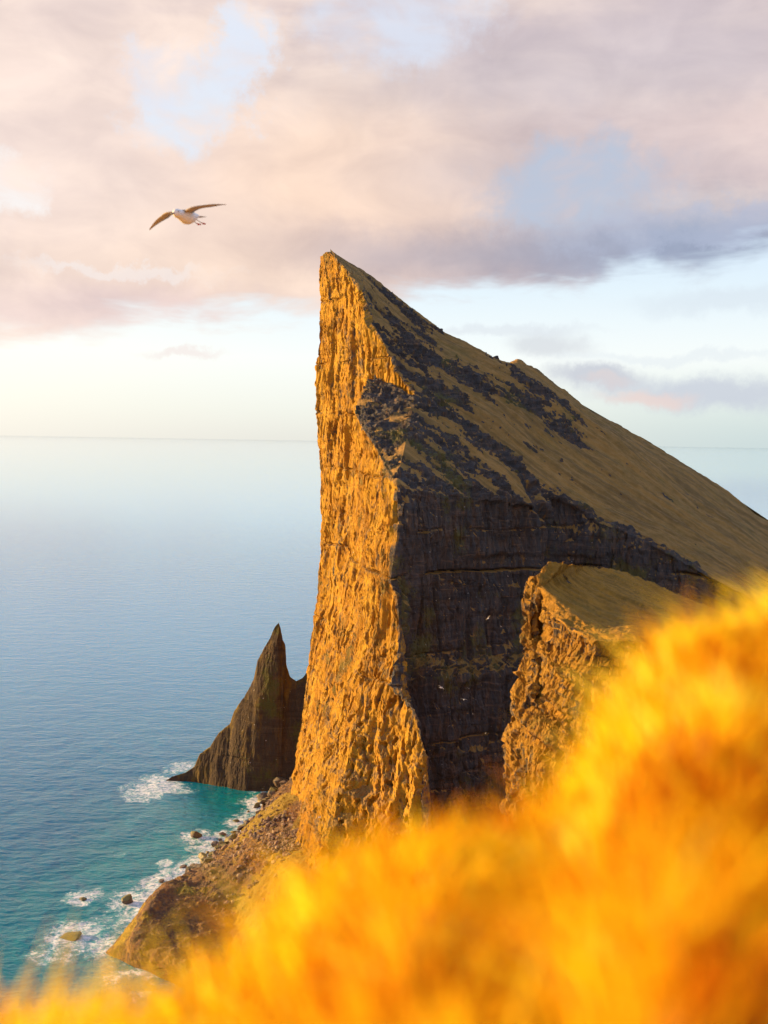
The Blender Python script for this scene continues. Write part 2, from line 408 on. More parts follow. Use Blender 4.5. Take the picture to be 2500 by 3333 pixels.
lower_cols.append(arete)
def back_of(p, dx, dy, k=0.0): return np.array([p[0] + dx, p[1] + dy, p[2] * (1 - k)])
segs_a = [28] * 4 + [40] * 4 + [56, 92]
upper_cols = [[U_top[k], W(1030, 1180, Dp(1031)) if k == 0 else 0.5 * (U_top[k] + U_bot[k]), U_bot[k]] for k in range(11)]
upper_cols[0] = [U_top[0], W(1045, 980, Dp(1043)), W(1029, 1170, Dp(1031)), U_bot[0]]
# the sea wall turns away behind the left outline
bk = [(26, 40, .12), (70, 95, .38)]
upper_back = [[back_of(p, *b_) for p in upper_cols[0]] for b_ in reversed(bk)] + [upper_cols[0]]
lower_back = [[back_of(p, *b_) for p in lower_cols[0]] for b_ in reversed(bk)] + [lower_cols[0]]
R_px = [(1075, 820, 0), (1112, 836, 757), (1160, 866, 761), (1210, 899, 764), (1250, 926, 764), (1290, 956, 763), (1330, 986, 760), (1370, 1016, 757), (1410, 1046, 754), (1450, 1074, 750),
        (1530, 1116, 746), (1610, 1158, 742), (1676, 1193, 738), (1763, 1250, 735), (1898, 1366, 730), (2030, 1462, 726), (2150, 1545, 722), (2300, 1650, 720), (2500, 1780, 715), (3050, 2120, 700)]
R = [W(*p) for p in R_px[1:]]; R = [U_top[1]] + R          # ridge for columns 1..20
I_px = [(1430, 1332, 655), (1500, 1367, 655), (1580, 1408, 655), (1670, 1452, 655), (1770, 1510, 655), (1880, 1570, 654), (2000, 1636, 650), (2180, 1732, 644), (2450, 1872, 632), (3050, 2180, 610)]
I = [W(*p) for p in I_px]
N_px = [(1370, 1597, 568), (1450, 1608, 578), (1550, 1620, 592), (1650, 1632, 605), (1752, 1648, 618), (1806, 1622, 636), (1910, 1668, 629), (2050, 1740, 618), (2250, 1842, 600), (2800, 2120, 560)]
N_edge = [E_low[-1]] + [W(*p) for p in N_px]                # columns 10..20
segs_b = [32, 34, 38, 38, 38, 30, 38, 42, 50, 30]
front3 = U_top[1:] + I
def mid(a, b, t, up=0.0): p = a * (1 - t) + b * t; p = p.copy(); p[2] += up; return p
g_upper = loft(upper_cols, segs_a, 110)
g_upper_back = loft(upper_back, [12, 16], 110)
g_lower = loft(lower_cols, segs_a, 330)
g_lower_back = loft(lower_back, [12, 16], 330)
g_top = relax(loft([[r, mid(r, f, .5, 2.0), f] for r, f in zip(R, front3)], segs_a[1:] + segs_b, 150), 25)
back4 = U_bot[4:] + I
front4 = E_low[4:] + N_edge[1:]
g_shoulder = relax(loft([[a, mid(a, b, .5, 1.5), b] for a, b in zip(back4, front4)], segs_a[4:] + segs_b, 130), 25)
near_cols = [arete]
for k in range(1, 11):
    t = N_edge[k]; pts = [t]
    for z, out in [(0.93, 2), (0.81, 3.5), (0.79, 5.5), (0.62, 8), (0.58, 18), (0.42, 20), (0.40, 23), (0.2, 25), (0.0, 33)]:
        pts.append(np.array([t[0] - out * 0.15, t[1] - out, t[2] * z - (6 if z == 0 else 0)]))
    near_cols.append(pts)
g_near = loft(near_cols, segs_b, 330)
FR_px = [(1668, 1203, 792), (1688, 1176, 800), (1772, 1226, 815), (1882, 1301, 825), (2030, 1386, 830), (2160, 1465, 830), (2310, 1556, 825), (2510, 1690, 815), (3050, 2010, 800)]
FR = [W(*p) for p in FR_px]
g_far = relax(loft([[f, mid(f, r, .5, -1.0), r] for f, r in zip(FR, R[11:])], segs_b[2:], 60), 10)
skytop = R[:12] + FR[0:]
g_backside = loft([[p, np.array([p[0] + 25, p[1] + 70, p[2] * .62]), np.array([p[0] + 60, p[1] + 190, -6])] for p in [U_top[0]] + skytop], [6] * (len(skytop)), 14)
grids = [g_upper, g_upper_back, g_lower, g_lower_back, g_top, g_shoulder, g_near, g_far]
at = [dict(wall=1, lich=.95, top=0), dict(wall=1, lich=.8, top=0), dict(wall=1, lich=.92, top=0), dict(wall=1, lich=.6, top=0), dict(wall=0, lich=.12, top=1), dict(wall=0, lich=.12, top=1), dict(wall=1, lich=.02, top=0), dict(wall=0, lich=.1, top=1)]  # sunlight painted as ochre on the sea walls, shade as darker near wall
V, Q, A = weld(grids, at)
wall = diffuse(A['wall'], Q, len(V), 3)
lich = diffuse(A['lich'], Q, len(V), 6)
Nn = normals(V, Q)
# make normals point outwards (towards the camera side)
cen = np.array([120, 760, 60.0])
if np.mean(np.sum(Nn * (V - cen), 1)) < 0: Q = Q[:, ::-1]; Nn = -Nn
def wall_relief(P, s=1.0, bed=1.0, slots=1.0):
    """metres outwards: buttresses, flutes, pits and bedding ledges"""
    P = np.asarray(P, np.float32)
    warp = np.stack([perlin(P / 23 + 5), perlin(P / 23 + 50), perlin(P / 30 + 90)], 1) * 3.5
    Pw = P + warp
    d = 4.5 * fbm(P / np.float32([55, 55, 130]), 3)
    d = d + 2.2 * (ridged(Pw / np.float32([17, 17, 90]), 2) - 0.9) + .45 * (ridged(Pw / np.float32([2.2, 2.2, 32]), 1) - .5)
    d = d + 0.9 * (ridged(Pw / np.float32([6, 6, 34]), 2) - 0.9)
    c1, e1 = cellular(Pw / np.float32([3.4, 3.4, 20])); c2, e2 = cellular((P + .5 * warp) / np.float32([1.9, 1.9, 5.5]) + 40)
    d = d + .85 * (c1 - .5) + .45 * (c2 - .5) + .3 * fbm(P / np.float32([1.6, 1.6, 3]), 2) - .5 * sstep(.10 - e1, 0, .1)
    slot = perlin(Pw / np.float32([2.6, 2.6, 30]) + 200) + .25 * perlin(Pw / np.float32([1.5, 1.5, 6]) + 230)
    d = d - 3.0 * slots * sstep(slot, 0.36, 0.46)
    zz = P[:, 2] + 5 * perlin(P / 40 + 300) + 1.5 * perlin(P / 7 + 400)
    on = sstep(perlin(P / np.float32([30, 30, 14]) + 500), -.15, .3)
    for per, amp in ((31.0, 1.2), (11.0, 0.6)):
        f = zz / per - np.floor(zz / per)
        d = d + bed * on * amp * (sstep(f, 0.0, 0.12) * (1 - f) - 0.4)
    zj = P[:, 2] + 3.0 * perlin(P / 70 + 700) + 0.9 * perlin(P / 8 + 710)
    for n_, (z0, a_) in enumerate(((22, 1.0), (58, 1.2), (71, .6), (96, 1.0), (131, 1.3), (140, .7), (181, 2.2), (203, .8), (232, 1.4), (243, .7), (268, 1.5), (301, 1.2), (309, .7), (343, 1.2))):
        brk = sstep(perlin(P / np.float32([26, 26, 60]) + 11.7 * n_), -.30 if a_ > 1.1 else -.05, .15)
        d = d - a_ * bed * brk * (1 - sstep(np.abs(zj - z0), .25, .75))
    return d * s
slope_d = np.float32([0.80, -0.25, -0.54]); slope_d /= np.linalg.norm(slope_d)
def slope_relief(P):
    P = np.asarray(P, np.float32)
    a = P @ slope_d; Pa = P - 0.88 * a[:, None] * slope_d[None]
    d = 2.6 * fbm(P / 60, 2) + 2.0 * fbm(Pa / 14, 4, .6) * sstep(P[:, 0], -20, 110) + 0.6 * fbm(P / 9, 2) + .25 * fbm(P / 2.5, 2)
    return d
# rock bands in the turf of the back slope, gully
def tube_mask(P, pts, r0, r1):
    pts = np.array(pts); best = np.full(len(P), 1e9)
    for a, b in zip(pts[:-1], pts[1:]):
        ab = b - a; t = np.clip(((P - a) @ ab) / (ab @ ab), 0, 1)
        best = np.minimum(best, np.linalg.norm(P - (a + t[:, None] * ab), axis=1))
    return 1 - sstep(best, r0, r1)
topw = 1 - wall
Pst = V.astype(np.float32); Pst = Pst - .93 * (Pst @ slope_d)[:, None] * slope_d[None]
rough = np.zeros(len(V))
bands = [([W(1215, 960, 752), W(1290, 1030, 745), W(1380, 1105, 735)], 6, 15),
         ([W(1290, 1100, 722), W(1330, 1140, 715)], 5, 13),
         ([W(1300, 1150, 712), W(1420, 1210, 705), W(1560, 1270, 705), W(1700, 1330, 705), W(1850, 1400, 705)], 10, 21),
         ([W(1560, 1190, 735), W(1700, 1265, 730), W(1800, 1320, 725), W(1880, 1370, 722)], 6, 13),
         ([W(1340, 1230, 680), W(1480, 1310, 680)], 5, 13),
         ([W(1160, 1330, 660), W(1230, 1380, 650), W(1380, 1400, 650)], 8, 17),
         ([W(1200, 1420, 620), W(1290, 1500, 600), W(1400, 1545, 600), W(1480, 1580, 595)], 14, 24),
         ([W(1320, 1560, 572), W(1500, 1605, 590), W(1640, 1625, 605)], 5, 11),
         ([W(1820, 1640, 630), W(1950, 1690, 622), W(2100, 1760, 612), W(2260, 1845, 600)], 5, 11),
         ([W(1180, 1000, 745), W(1260, 1120, 720), W(1330, 1230, 690)], 12, 22), ([W(1200, 1330, 660), W(1300, 1420, 630), W(1380, 1500, 610), W(1480, 1560, 600)], 20, 34), ([W(1270, 1290, 670), W(1400, 1330, 665)], 6, 14),
         ([W(1530, 1425, 652), W(1620, 1480, 648), W(1700, 1565, 636), W(1785, 1690, 625)], 5, 10)]
for pts, r0, r1 in bands: rough = np.maximum(rough, tube_mask(V, pts, r0 * .2, r1 * 1.7))
ax = V @ slope_d; Vs = V - .7 * ax[:, None] * slope_d[None]
nz1 = fbm(Vs / 17, 5, .62); nz2 = fbm(V / 3.5, 3, .6)
roughn = sstep(.85 * rough + (0.75 * nz1 + .25 * nz2) * (1 - .35 * sstep(V[:, 0], 60, 160)), 0.48, 0.72) * topw
gul = [W(1535, 1428, 653), W(1620, 1482, 646), W(1700, 1568, 634), W(1752, 1640, 620), W(1788, 1700, 628), W(1792, 1850, 622)]
gm = tube_mask(V, gul, 0.5, 6.5)
dw = np.zeros(len(V)); wm = wall > 0; dw[wm] = wall_relief(V[wm], np.where(lich[wm] < .3, 1.5, 1.0), 1.0, np.clip(lich[wm], .3, 1))
step = fbm(V / np.float32([14, 14, 4]), 4, .6)
dt = slope_relief(V) + roughn * (1.6 * (ridged(V / np.float32([9, 9, 5]), 3) - 0.9) + 1.2 * np.sign(step) * np.minimum(np.abs(step) * 3, 1))
edge_fade = (wall * dw + (1 - wall) * dt) * (1 - .85 * np.exp(-(np.linalg.norm(V - U_top[0], axis=1) / 9) ** 2))
V2 = V + Nn * (edge_fade - 5.5 * gm)[:, None]
N2 = normals(V2, Q)
turf = np.where(wall > .5, sstep(N2[:, 2] + 0.22 * fbm(V / 7, 2), 0.34, 0.66) * 0.75, 0)
turf = topw * (1 - roughn) * sstep(N2[:, 2], 0.30, 0.52) + wall * turf
turf = turf * (1 - 0.8 * gm)
lich = np.clip(lich + 0.25 * fbm(V / 40, 2) * (lich > .3), 0, 1.2)
streak = fbm(Pst / 5.5, 4, .6) * topw
me = make_mesh('headland_hill', V2, Q, dict(turf=turf, sun_lichen=lich, streak=streak), smooth=(topw * (1 - roughn)).astype(np.float32))
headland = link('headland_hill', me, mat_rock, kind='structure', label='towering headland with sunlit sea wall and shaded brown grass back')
r, c, _ = g_backside.shape
idx = np.arange(r * c).reshape(r, c)
mb = make_mesh('far_side', g_backside.reshape(-1, 3) + np.array([0, 3.0, -1.5]), np.stack([idx[:-1, :-1], idx[1:, :-1], idx[1:, 1:], idx[:-1, 1:]], -1).reshape(-1, 4),
               dict(turf=np.full(r * c, .6), sun_lichen=np.full(r * c, .2)))
link('far_side', mb, mat_rock, headland)

# ------------------------------------------------------------------ the smaller headland in front
out_dir = np.array([-0.6, -0.8])
prof = [(-10, 1.2), (-12, 4.2), (-24, 5.5), (-27, 11), (-46, 14), (-52, 20), (-90, 28), (-140, 42)]
def wall_from(p):
    pts = []
    for dz, o in prof: pts.append(np.array([p[0] + out_dir[0] * o, p[1] + out_dir[1] * o, p[2] + dz]))
    pts.append(np.array([p[0] + out_dir[0] * 62, p[1] + out_dir[1] * 62, -5.0]))
    return pts
def Ws(l): return [W(*p) for p in l]
outline = Ws([(1765, 1866, 343), (1717, 1897, 340), (1702, 1940, 338), (1699, 2021, 336), (1693, 2136, 333), (1681, 2226, 330), (1654, 2359, 325), (1642, 2534, 320)]) + [Wz(1560, 4300, -5)]
h2 = [
    (Ws([(1831, 1834, 350), (1829, 1836, 348), (1784, 1827, 345)]), outline),
    (Ws([(1845, 1836, 351), (1802, 1869, 341), (1766, 1878, 339)]), Ws([(1735, 1905, 337), (1722, 1950, 335), (1722, 2030, 333), (1722, 2130, 330), (1706, 2230, 326), (1690, 2360, 320), (1690, 2540, 313)]) + [Wz(1600, 4300, -5)]),
    (Ws([(1865, 1838, 352), (1764, 1912, 333), (1758, 1932, 331)]), Ws([(1748, 1950, 332), (1748, 2000, 334), (1750, 2090, 331), (1738, 2150, 324), (1725, 2240, 319), (1715, 2370, 313), (1712, 2550, 306)]) + [Wz(1650, 4300, -5)]),
    (Ws([(1885, 1841, 353), (1776, 1932, 329), (1766, 1950, 332)]), Ws([(1766, 1975, 338), (1768, 2030, 338), (1768, 2100, 333), (1757, 2160, 321), (1745, 2250, 316), (1735, 2380, 309), (1735, 2560, 302)]) + [Wz(1670, 4300, -5)]),
    (Ws([(1905, 1843, 354), (1795, 1943, 327), (1784, 1990, 322)]), None),
    (Ws([(1960, 1850, 355), (1840, 1980, 319), (1812, 2016, 313)]), None),
    (Ws([(2030, 1862, 355), (1910, 2033, 308), (1864, 2051, 304)]), None),
    (Ws([(2110, 1890, 353), (1970, 2066, 299), (1926, 2084, 295)]), None),
    (Ws([(2190, 1930, 350), (2040, 2062, 297), (2020, 2080, 292)]), None),
    (Ws([(2350, 1990, 342), (2300, 2110, 290), (2280, 2135, 285)]), None),
    (Ws([(2700, 2130, 330), (2650, 2230, 280), (2630, 2260, 274)]), None)]
for k_, ((a, b), dd_) in enumerate(zip(h2, [0, 4, 14, 26, 40, 55, 65, 75, 85, 90, 90])):     # the far rim of its top lies well behind the lit crest
    d_ = a[0] - np.array([0, 0, CAM_Z]); a[0] = np.array([0, 0, CAM_Z]) + d_ * (d_[1] + dd_) / d_[1]
top_c = [a[:2] for a, b in h2]
lit_c = [a[1:] for a, b in h2]
wal_c = [[a[2]] + (b if b else wall_from(a[2])) for a, b in h2]
sg = [10, 22, 14, 30, 34, 44, 38, 46, 80, 30]
gt = relax(loft([[p[0], mid(p[0], p[1], .5, .8), p[1]] for p in top_c], sg, 90), 12)
gl = loft(lit_c, sg, 40)
gw = loft(wal_c, sg, 380, 1.6)
back0 = [[back_of(p, *b_) for p in wal_c[0]] for b_ in ((40, 40, .16), (12, 14, .05))] + [wal_c[0]]
gb = loft(back0, [14, 14], 380, 1.6)
V, Q, A = weld([gt, gl, gw, gb], [dict(wall=0, lich=0.2, lit=0), dict(wall=.15, lich=.5, lit=1), dict(wall=1, lich=.68, lit=0), dict(wall=1, lich=.4, lit=0)])
wall = diffuse(A['wall'], Q, len(V), 3); lich = A['lich']
Nn = normals(V, Q)
if np.mean(np.sum(Nn * (V - np.array([80, 400, 100.0])), 1)) < 0: Q = Q[:, ::-1]; Nn = -Nn
def near_relief(P):
    P = np.asarray(P, np.float32)
    warp = np.stack([perlin(P / 9 + 5), perlin(P / 9 + 50), perlin(P / 9 + 90)], 1) * 1.6
    Pw = P + warp
    d = 2.2 * fbm(P / np.float32([22, 22, 30]), 3)
    d = d + 0.8 * (ridged(Pw / np.float32([5, 5, 16]), 2) - 0.9)
    zz = P[:, 2] + 0.10 * P[:, 0] + 2.0 * perlin(P / 18 + 300) + 0.5 * perlin(P / 3 + 400)
    lay = np.floor(zz / 2.4)
    c1, e1 = cellular(np.stack([P[:, 0] / 2.0, P[:, 1] / 2.0, lay + .5], 1)); c2, e2 = cellular(Pw / np.float32([.9, .9, 1.2]) + 40)
    d = d + 1.0 * (c1 - .5) - .5 * sstep(.12 - e1, 0, .12) + .35 * (c2 - .5) + .2 * fbm(P / .9, 2)
    d = d - 1.6 * sstep(perlin(Pw / np.float32([2.4, 2.4, 4.5]) + 200), 0.30, 0.45)
    on = sstep(perlin(P / 14 + 500), -.35, .15)
    for per, amp in ((9.6, 2.0), (2.4, .6)):
        f = zz / per - np.floor(zz / per); d = d + on * amp * (sstep(f, 0.0, 0.14) * (1 - f) - 0.4)
    return d
sd2 = np.float32([0.75, -0.45, -0.45]); sd2 /= np.linalg.norm(sd2)
Pa = V.astype(np.float32); Pa = Pa - 0.9 * (Pa @ sd2)[:, None] * sd2[None]
ds = 0.8 * fbm(V / 22, 2) + 0.7 * fbm(Pa / 5, 4, .6) + 0.25 * fbm(V / 1.8, 3, .6) + A['lit'] * 0.5 * fbm(Pa / 2.4, 3)
V2 = V + Nn * (wall * near_relief(V) + (1 - wall) * ds)[:, None]
N2 = normals(V2, Q)
turf = np.where(wall > .5, sstep(N2[:, 2] + 0.30 * fbm(V / 5, 3), 0.18, 0.5), 1.0 - .25 * A['lit'])
me = make_mesh('near_headland_hill', V2, Q, dict(turf=turf, sun_lichen=np.clip(lich + .2 * fbm(V / 12, 2), 0, 1), streak=fbm(Pa / 2.2, 4, .6) * (1 - wall)), smooth=(1 - wall).astype(np.float32))
h2o = link('near_headland_hill', me, mat_near, kind='structure', label='smaller headland with dark grass top and ragged layered front')
g2b = loft([[p[0], np.array([p[0][0] + 10, p[0][1] + 22, p[0][2] - 45]), np.array([p[0][0] + 25, p[0][1] + 60, -5.0])] for p in top_c], [5] * 10, 12)
r, c, _ = g2b.shape; idx = np.arange(r * c).reshape(r, c)
mb = make_mesh('far_side', g2b.reshape(-1, 3) + np.array([0, 0.6, -0.4]), np.stack([idx[:-1, :-1], idx[1:, :-1], idx[1:, 1:], idx[:-1, 1:]], -1).reshape(-1, 4), dict(turf=np.full(r * c, .6), sun_lichen=np.full(r * c, .2)))
link('far_side', mb, mat_near, h2o)

# ------------------------------------------------------------------ sea stack: a leaning fin of rock behind the sea wall
tops = [(546, 2556), (560, 2538), (603, 2520), (636, 2494), (653, 2453), (687, 2431), (712, 2389), (750, 2355), (763, 2317), (788, 2279), (805, 2250), (826, 2207), (839, 2148), (860, 2110), (877, 2077), (894, 2040), (908, 2023),
        (916, 2045), (920, 2081), (928, 2098), (931, 2161), (944, 2203), (965, 2216), (986, 2205), (999, 2186), (1012, 2152), (1029, 2131), (1090, 2060)]
SD = 793.0
tp = [W(x, y, SD) for x, y in tops]
xs = np.array([p[0] for p in tp]); zs = np.array([p[2] for p in tp])
zs = np.maximum(zs, np.r_[0.8, 3.0, 6.0, np.zeros(len(zs) - 3)])
nx = 330; X = np.linspace(xs[0] - 1.0, xs[-1], nx); H = np.interp(X, xs, zs); H[0] = 0.2
rows = []
vv = np.concatenate([np.linspace(0, 1, 90), np.linspace(1, 0, 50)[1:]]); side = np.r_[np.full(90, -1.0), np.full(49, 1.0)]
endt = sstep(X, xs[0] - 1, xs[0] + 40)
for v, s in zip(vv, side):
    half = (4 + 15 * endt) * (1 - v) ** 0.85 * np.clip(H / 60, .25, 1.15) + 0.25
    rows.append(np.stack([X, SD + s * half * (1.0 if s < 0 else 1.3), H * v - 4 * (1 - v)], 1))
g = np.stack(rows, 0)
V, Q, _ = weld([g], [dict(a=0)])
Nn = normals(V, Q)
if np.mean(np.sum(Nn * (V - np.array([-90, SD, 20.0])), 1)) < 0: Q = Q[:, ::-1]; Nn = -Nn
hh = np.interp(V[:, 0], X, H)
d = wall_relief(V, 0.24, 1.3, .2)
nv = Nn.copy(); nv[:, 2] *= .5
k = np.clip(hh / 15, .15, 1)
V2 = V + nv * (d * k)[:, None]
N2 = normals(V2, Q)
crest = sstep(V[:, 2] / np.maximum(hh, 1), .86, 1.0)
turf = sstep(N2[:, 2] + .2 * fbm(V / 9, 2), .38, .7) * .9
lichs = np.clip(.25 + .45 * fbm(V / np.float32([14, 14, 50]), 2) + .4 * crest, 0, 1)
me = make_mesh('sea_stack', V2, Q, dict(turf=turf, sun_lichen=lichs), smooth=False)
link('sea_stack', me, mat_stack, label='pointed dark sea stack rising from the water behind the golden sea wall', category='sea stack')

# ------------------------------------------------------------------ talus under the sea wall
pairs = [((968, 2525, 744), (952, 2546), 2, 0), ((962, 2545, 730), (902, 2566), 2, 1), ((960, 2560, 712), (852, 2622), 3, 2), ((961, 2578, 692), (838, 2660), 4, 2), ((963, 2600, 670), (796, 2703), 5, 2),
         ((966, 2630, 642), (723, 2757), 5, 1), ((969, 2670, 612), (663, 2806), 4, 0), ((970, 2720, 580), (612, 2850), 3, 1), ((967, 2790, 540), (568, 2910), 8, 8), ((985, 2900, 500), (446, 2992), -13, 13),
         ((1010, 3000, 468), (386, 3047), -20, 11), ((1050, 3100, 445), (343, 3101), -14, 6), ((1100, 3250, 420), (430, 3145), -12, 3), ((1150, 3400, 395), (700, 3260), -8, 2)]
tcols = []; shore = []
for f, s, u1, u2 in pairs:
    a = W(*f) + np.array([9, 3, 4.0]); b = Wz(*s, 0.0); shore.append(b)
    p1 = a * .55 + b * .45; p1[2] += u1
    p2 = a * .14 + b * .86; p2[2] += u2
    e = b + (b - a) * .05; e[2] = -4
    tcols.append([a, p1, p2, b, e])
g = relax(loft(tcols, [16, 18, 20, 24, 28, 30, 30, 34, 34, 30, 26, 20, 16], 190), 4)
V, Q, _ = weld([g], [dict(a=0)])
Nn = normals(V, Q)
if Nn[:, 2].mean() < 0: Q = Q[:, ::-1]; Nn = -Nn
fall = np.float32([-0.75, -0.25, -0.6]); fall /= np.linalg.norm(fall)
Pa = V.astype(np.float32); Pa = Pa - .8 * (Pa @ fall)[:, None] * fall[None]
d = 2.2 * fbm(V / 30, 3) + 1.5 * fbm(Pa / 7, 3) + .5 * fbm(V / 3, 3, .6) + .35 * (ridged(V / np.float32([6, 6, 4]), 2) - .9) * sstep(-V[:, 1], -560, -500)
V2 = V + Nn * (d * sstep(V[:, 2], -2, 5))[:, None]
N2 = normals(V2, Q)
gz = np.maximum(tube_mask(V, [W(930, 2620, 690), W(880, 2680, 670), W(850, 2730, 640)], 10, 26), tube_mask(V, [W(900, 2900, 530), W(860, 2960, 510), W(820, 3000, 500)], 10, 30))
gz = np.maximum(gz, .8 * tube_mask(V, [p + np.array([8, 4, 8.]) for p in shore[8:12]], 3, 9))
turf = np.clip(gz * 1.2 + .30 + .38 * fbm(V / 14, 4, .6), 0, 1)
me = make_mesh('talus_hill', V2, Q, dict(turf=turf, sun_lichen=np.clip(.35 + .3 * fbm(V / 25, 2), 0, 1)), smooth=False)
talus = link('talus_hill', me, mat_talus, kind='structure', label='brown scree slope between the surf and the sea wall')
talus_V = V2

# ------------------------------------------------------------------ boulders
mat_b, nbb, out = material('wet_boulder')
oi = nbb.new('ShaderNodeObjectInfo'); tcn = nbb.new('ShaderNodeTexCoord')
nn = nbb.noise(tcn.outputs['Object'], 2.2, 6, .65); n2 = nbb.noise(tcn.outputs['Object'], 0.9, 3, .5)
cc = nbb.mix(nbb.smooth(nn, .35, .65), (0.05, 0.038, 0.032), (0.15, 0.095, 0.06))
geo = nbb.new('ShaderNodeNewGeometry'); sepn = nbb.new('ShaderNodeSeparateXYZ'); nbb.put(sepn.inputs[0], geo.outputs['Normal'])
ms = nbb.math('MULTIPLY', nbb.smooth(nbb.math('ADD', sepn.outputs[2], n2), .85, 1.25), nbb.smooth(oi.outputs['Random'], .45, .6))
cc = nbb.mix(nbb.math('MULTIPLY', ms, .8), cc, (0.16, 0.14, 0.025))
bs = nbb.new('ShaderNodeBsdfPrincipled'); nbb.put(bs.inputs['Base Color'], cc); bs.inputs['Roughness'].default_value = .6
bu = nbb.new('ShaderNodeBump'); bu.inputs['Strength'].default_value = .6; bu.inputs['Distance'].default_value = .1
nbb.put(bu.inputs['Height'], nn); nbb.l.new(bu.outputs[0], bs.inputs['Normal']); nbb.l.new(bs.outputs[0], out.inputs[0])
def boulder_mesh(seed):
    rr = np.random.default_rng(seed); bm = bmesh.new()
    bmesh.ops.create_icosphere(bm, subdivisions=3, radius=1.0)
    Vb = np.array([v.co[:] for v in bm.verts])
    for _ in range(15):      # plane cuts give the angular faces
        n = rr.normal(size=3); n /= np.linalg.norm(n); dd = rr.uniform(.42, .8)
        s = Vb @ n - dd; Vb = Vb - np.maximum(s, 0)[:, None] * n[None] * .95
    Vb = Vb * (1 + .07 * fbm(Vb * 2.5 + seed * 7, 3))[:, None]
    for v, p in zip(bm.verts, Vb): v.co = p
    me = bpy.data.meshes.new('boulder'); bm.to_mesh(me); bm.free()
    me.materials.append(mat_b)
    return me
bmeshes = [boulder_mesh(s) for s in range(9)]
G1 = 'boulders in the jumble along the shore'; G2 = 'small rocks awash in the surf'
JL = 'brown boulder in the jumble where scree slope meets surf'
SL = 'small dark rock awash in white surf below the scree slope'
BO = [(910, 2568, 46, 1.0, 'big dark boulder at the water beside the base of the sea stack', None), (859, 2600, 42, .8, 'moss-topped boulder in the cove between sea stack and scree slope', None), (843, 2624, 26, .7, JL, G1), (889, 2612, 42, .8, 'brown boulder leaning behind the moss-topped boulder in the cove', None),
      (865, 2634, 30, .7, JL, G1), (850, 2652, 28, .6, JL, G1), (931, 2586, 34, .6, JL, G1), (771, 2672, 22, .45, SL, G2), (798, 2681, 14, .6, SL, G2), (815, 2667, 12, .6, SL, G2), (810, 2642, 10, .5, SL, G2), (797, 2688, 11, .5, SL, G2),
      (640, 2718, 34, .75, 'lone dark rock ringed by foam out in the turquoise water', None), (727, 2714, 24, .5, 'flat dark rock in the surf next to the shore jumble', None), (800, 2712, 32, .6, JL, G1), (709, 2748, 32, .75, JL, G1), (749, 2744, 44, .8, 'largest ochre-sided boulder midway along the shore jumble', None), (775, 2731, 28, .7, JL, G1), (747, 2727, 18, .7, JL, G1), (723, 2734, 13, .7, JL, G1),
      (711, 2766, 18, .6, JL, G1), (669, 2788, 30, .75, JL, G1), (693, 2785, 22, .8, JL, G1), (682, 2776, 13, .7, JL, G1), (708, 2781, 14, .7, JL, G1), (640, 2819, 24, .6, JL, G1), (667, 2815, 20, .7, JL, G1), (599, 2820, 22, .5, 'low rock in the foam just seaward of the tall pointed boulder', None), (619, 2840, 38, .95, 'pointed boulder standing tallest at the seaward end of the shore jumble', None), (652, 2836, 34, .7, JL, G1),
      (611, 2877, 32, .8, 'brown boulder half buried in the thickest surf', None), (527, 2868, 20, .6, 'small pyramid rock in the foam off the scree slope', None), (523, 2891, 9, .6, SL, G2), (572, 2859, 10, .5, SL, G2), (565, 2912, 22, .6, JL, G1), (510, 2945, 18, .7, JL, G1), (686, 2811, 22, .7, JL, G1), (682, 2842, 40, .5, JL, G1), (646, 2859, 24, .6, JL, G1),
      (889, 2534, 44, .8, 'dark boulder against the shaded foot of the sea stack', None), (860, 2548, 20, .6, JL, G1), (416, 2931, 42, .75, 'squat mossy rock ringed by foam near the green spur', None), (271, 2925, 22, .5, 'small rock at the centre of a round foam patch', None), (226, 3046, 62, .2, 'long low rock awash near the blurred grass', None),
      (735, 2770, 20, .6, JL, G1), (725, 2790, 18, .6, JL, G1), (705, 2803, 18, .6, JL, G1), (760, 2760, 22, .6, JL, G1), (785, 2742, 18, .6, JL, G1), (820, 2690, 22, .6, JL, G1), (905, 2600, 24, .6, JL, G1), (880, 2648, 20, .6, JL, G1), (940, 2560, 26, .6, JL, G1), (920, 2545, 22, .6, JL, G1), (835, 2676, 16, .6, JL, G1), (660, 2832, 16, .6, JL, G1), (690, 2826, 26, .7, JL, G1), (732, 2756, 26, .8, JL, G1), (764, 2748, 22, .7, JL, G1), (716, 2772, 22, .7, JL, G1), (695, 2796, 24, .7, JL, G1), (674, 2802, 22, .7, JL, G1), (628, 2856, 22, .7, JL, G1), (788, 2722, 24, .7, JL, G1), (812, 2700, 24, .7, JL, G1), (590, 2894, 22, .7, JL, G1), (872, 2622, 26, .8, JL, G1)]
ORD = ['first', 'second', 'third', 'fourth', 'fifth', 'sixth', 'seventh', 'eighth', 'ninth', 'tenth', 'eleventh', 'twelfth', 'thirteenth', 'fourteenth', 'fifteenth', 'sixteenth', 'seventeenth', 'eighteenth']
marks = [(2500, 'the base of the sea stack'), (2600, 'the moss-topped boulder'), (2680, 'the small rocks awash in the cove'), (2744, 'the largest ochre-sided boulder'), (2790, 'the boulders below the ochre-sided one'), (2840, 'the tall pointed boulder')]
cnt = {}
lab_of = {}
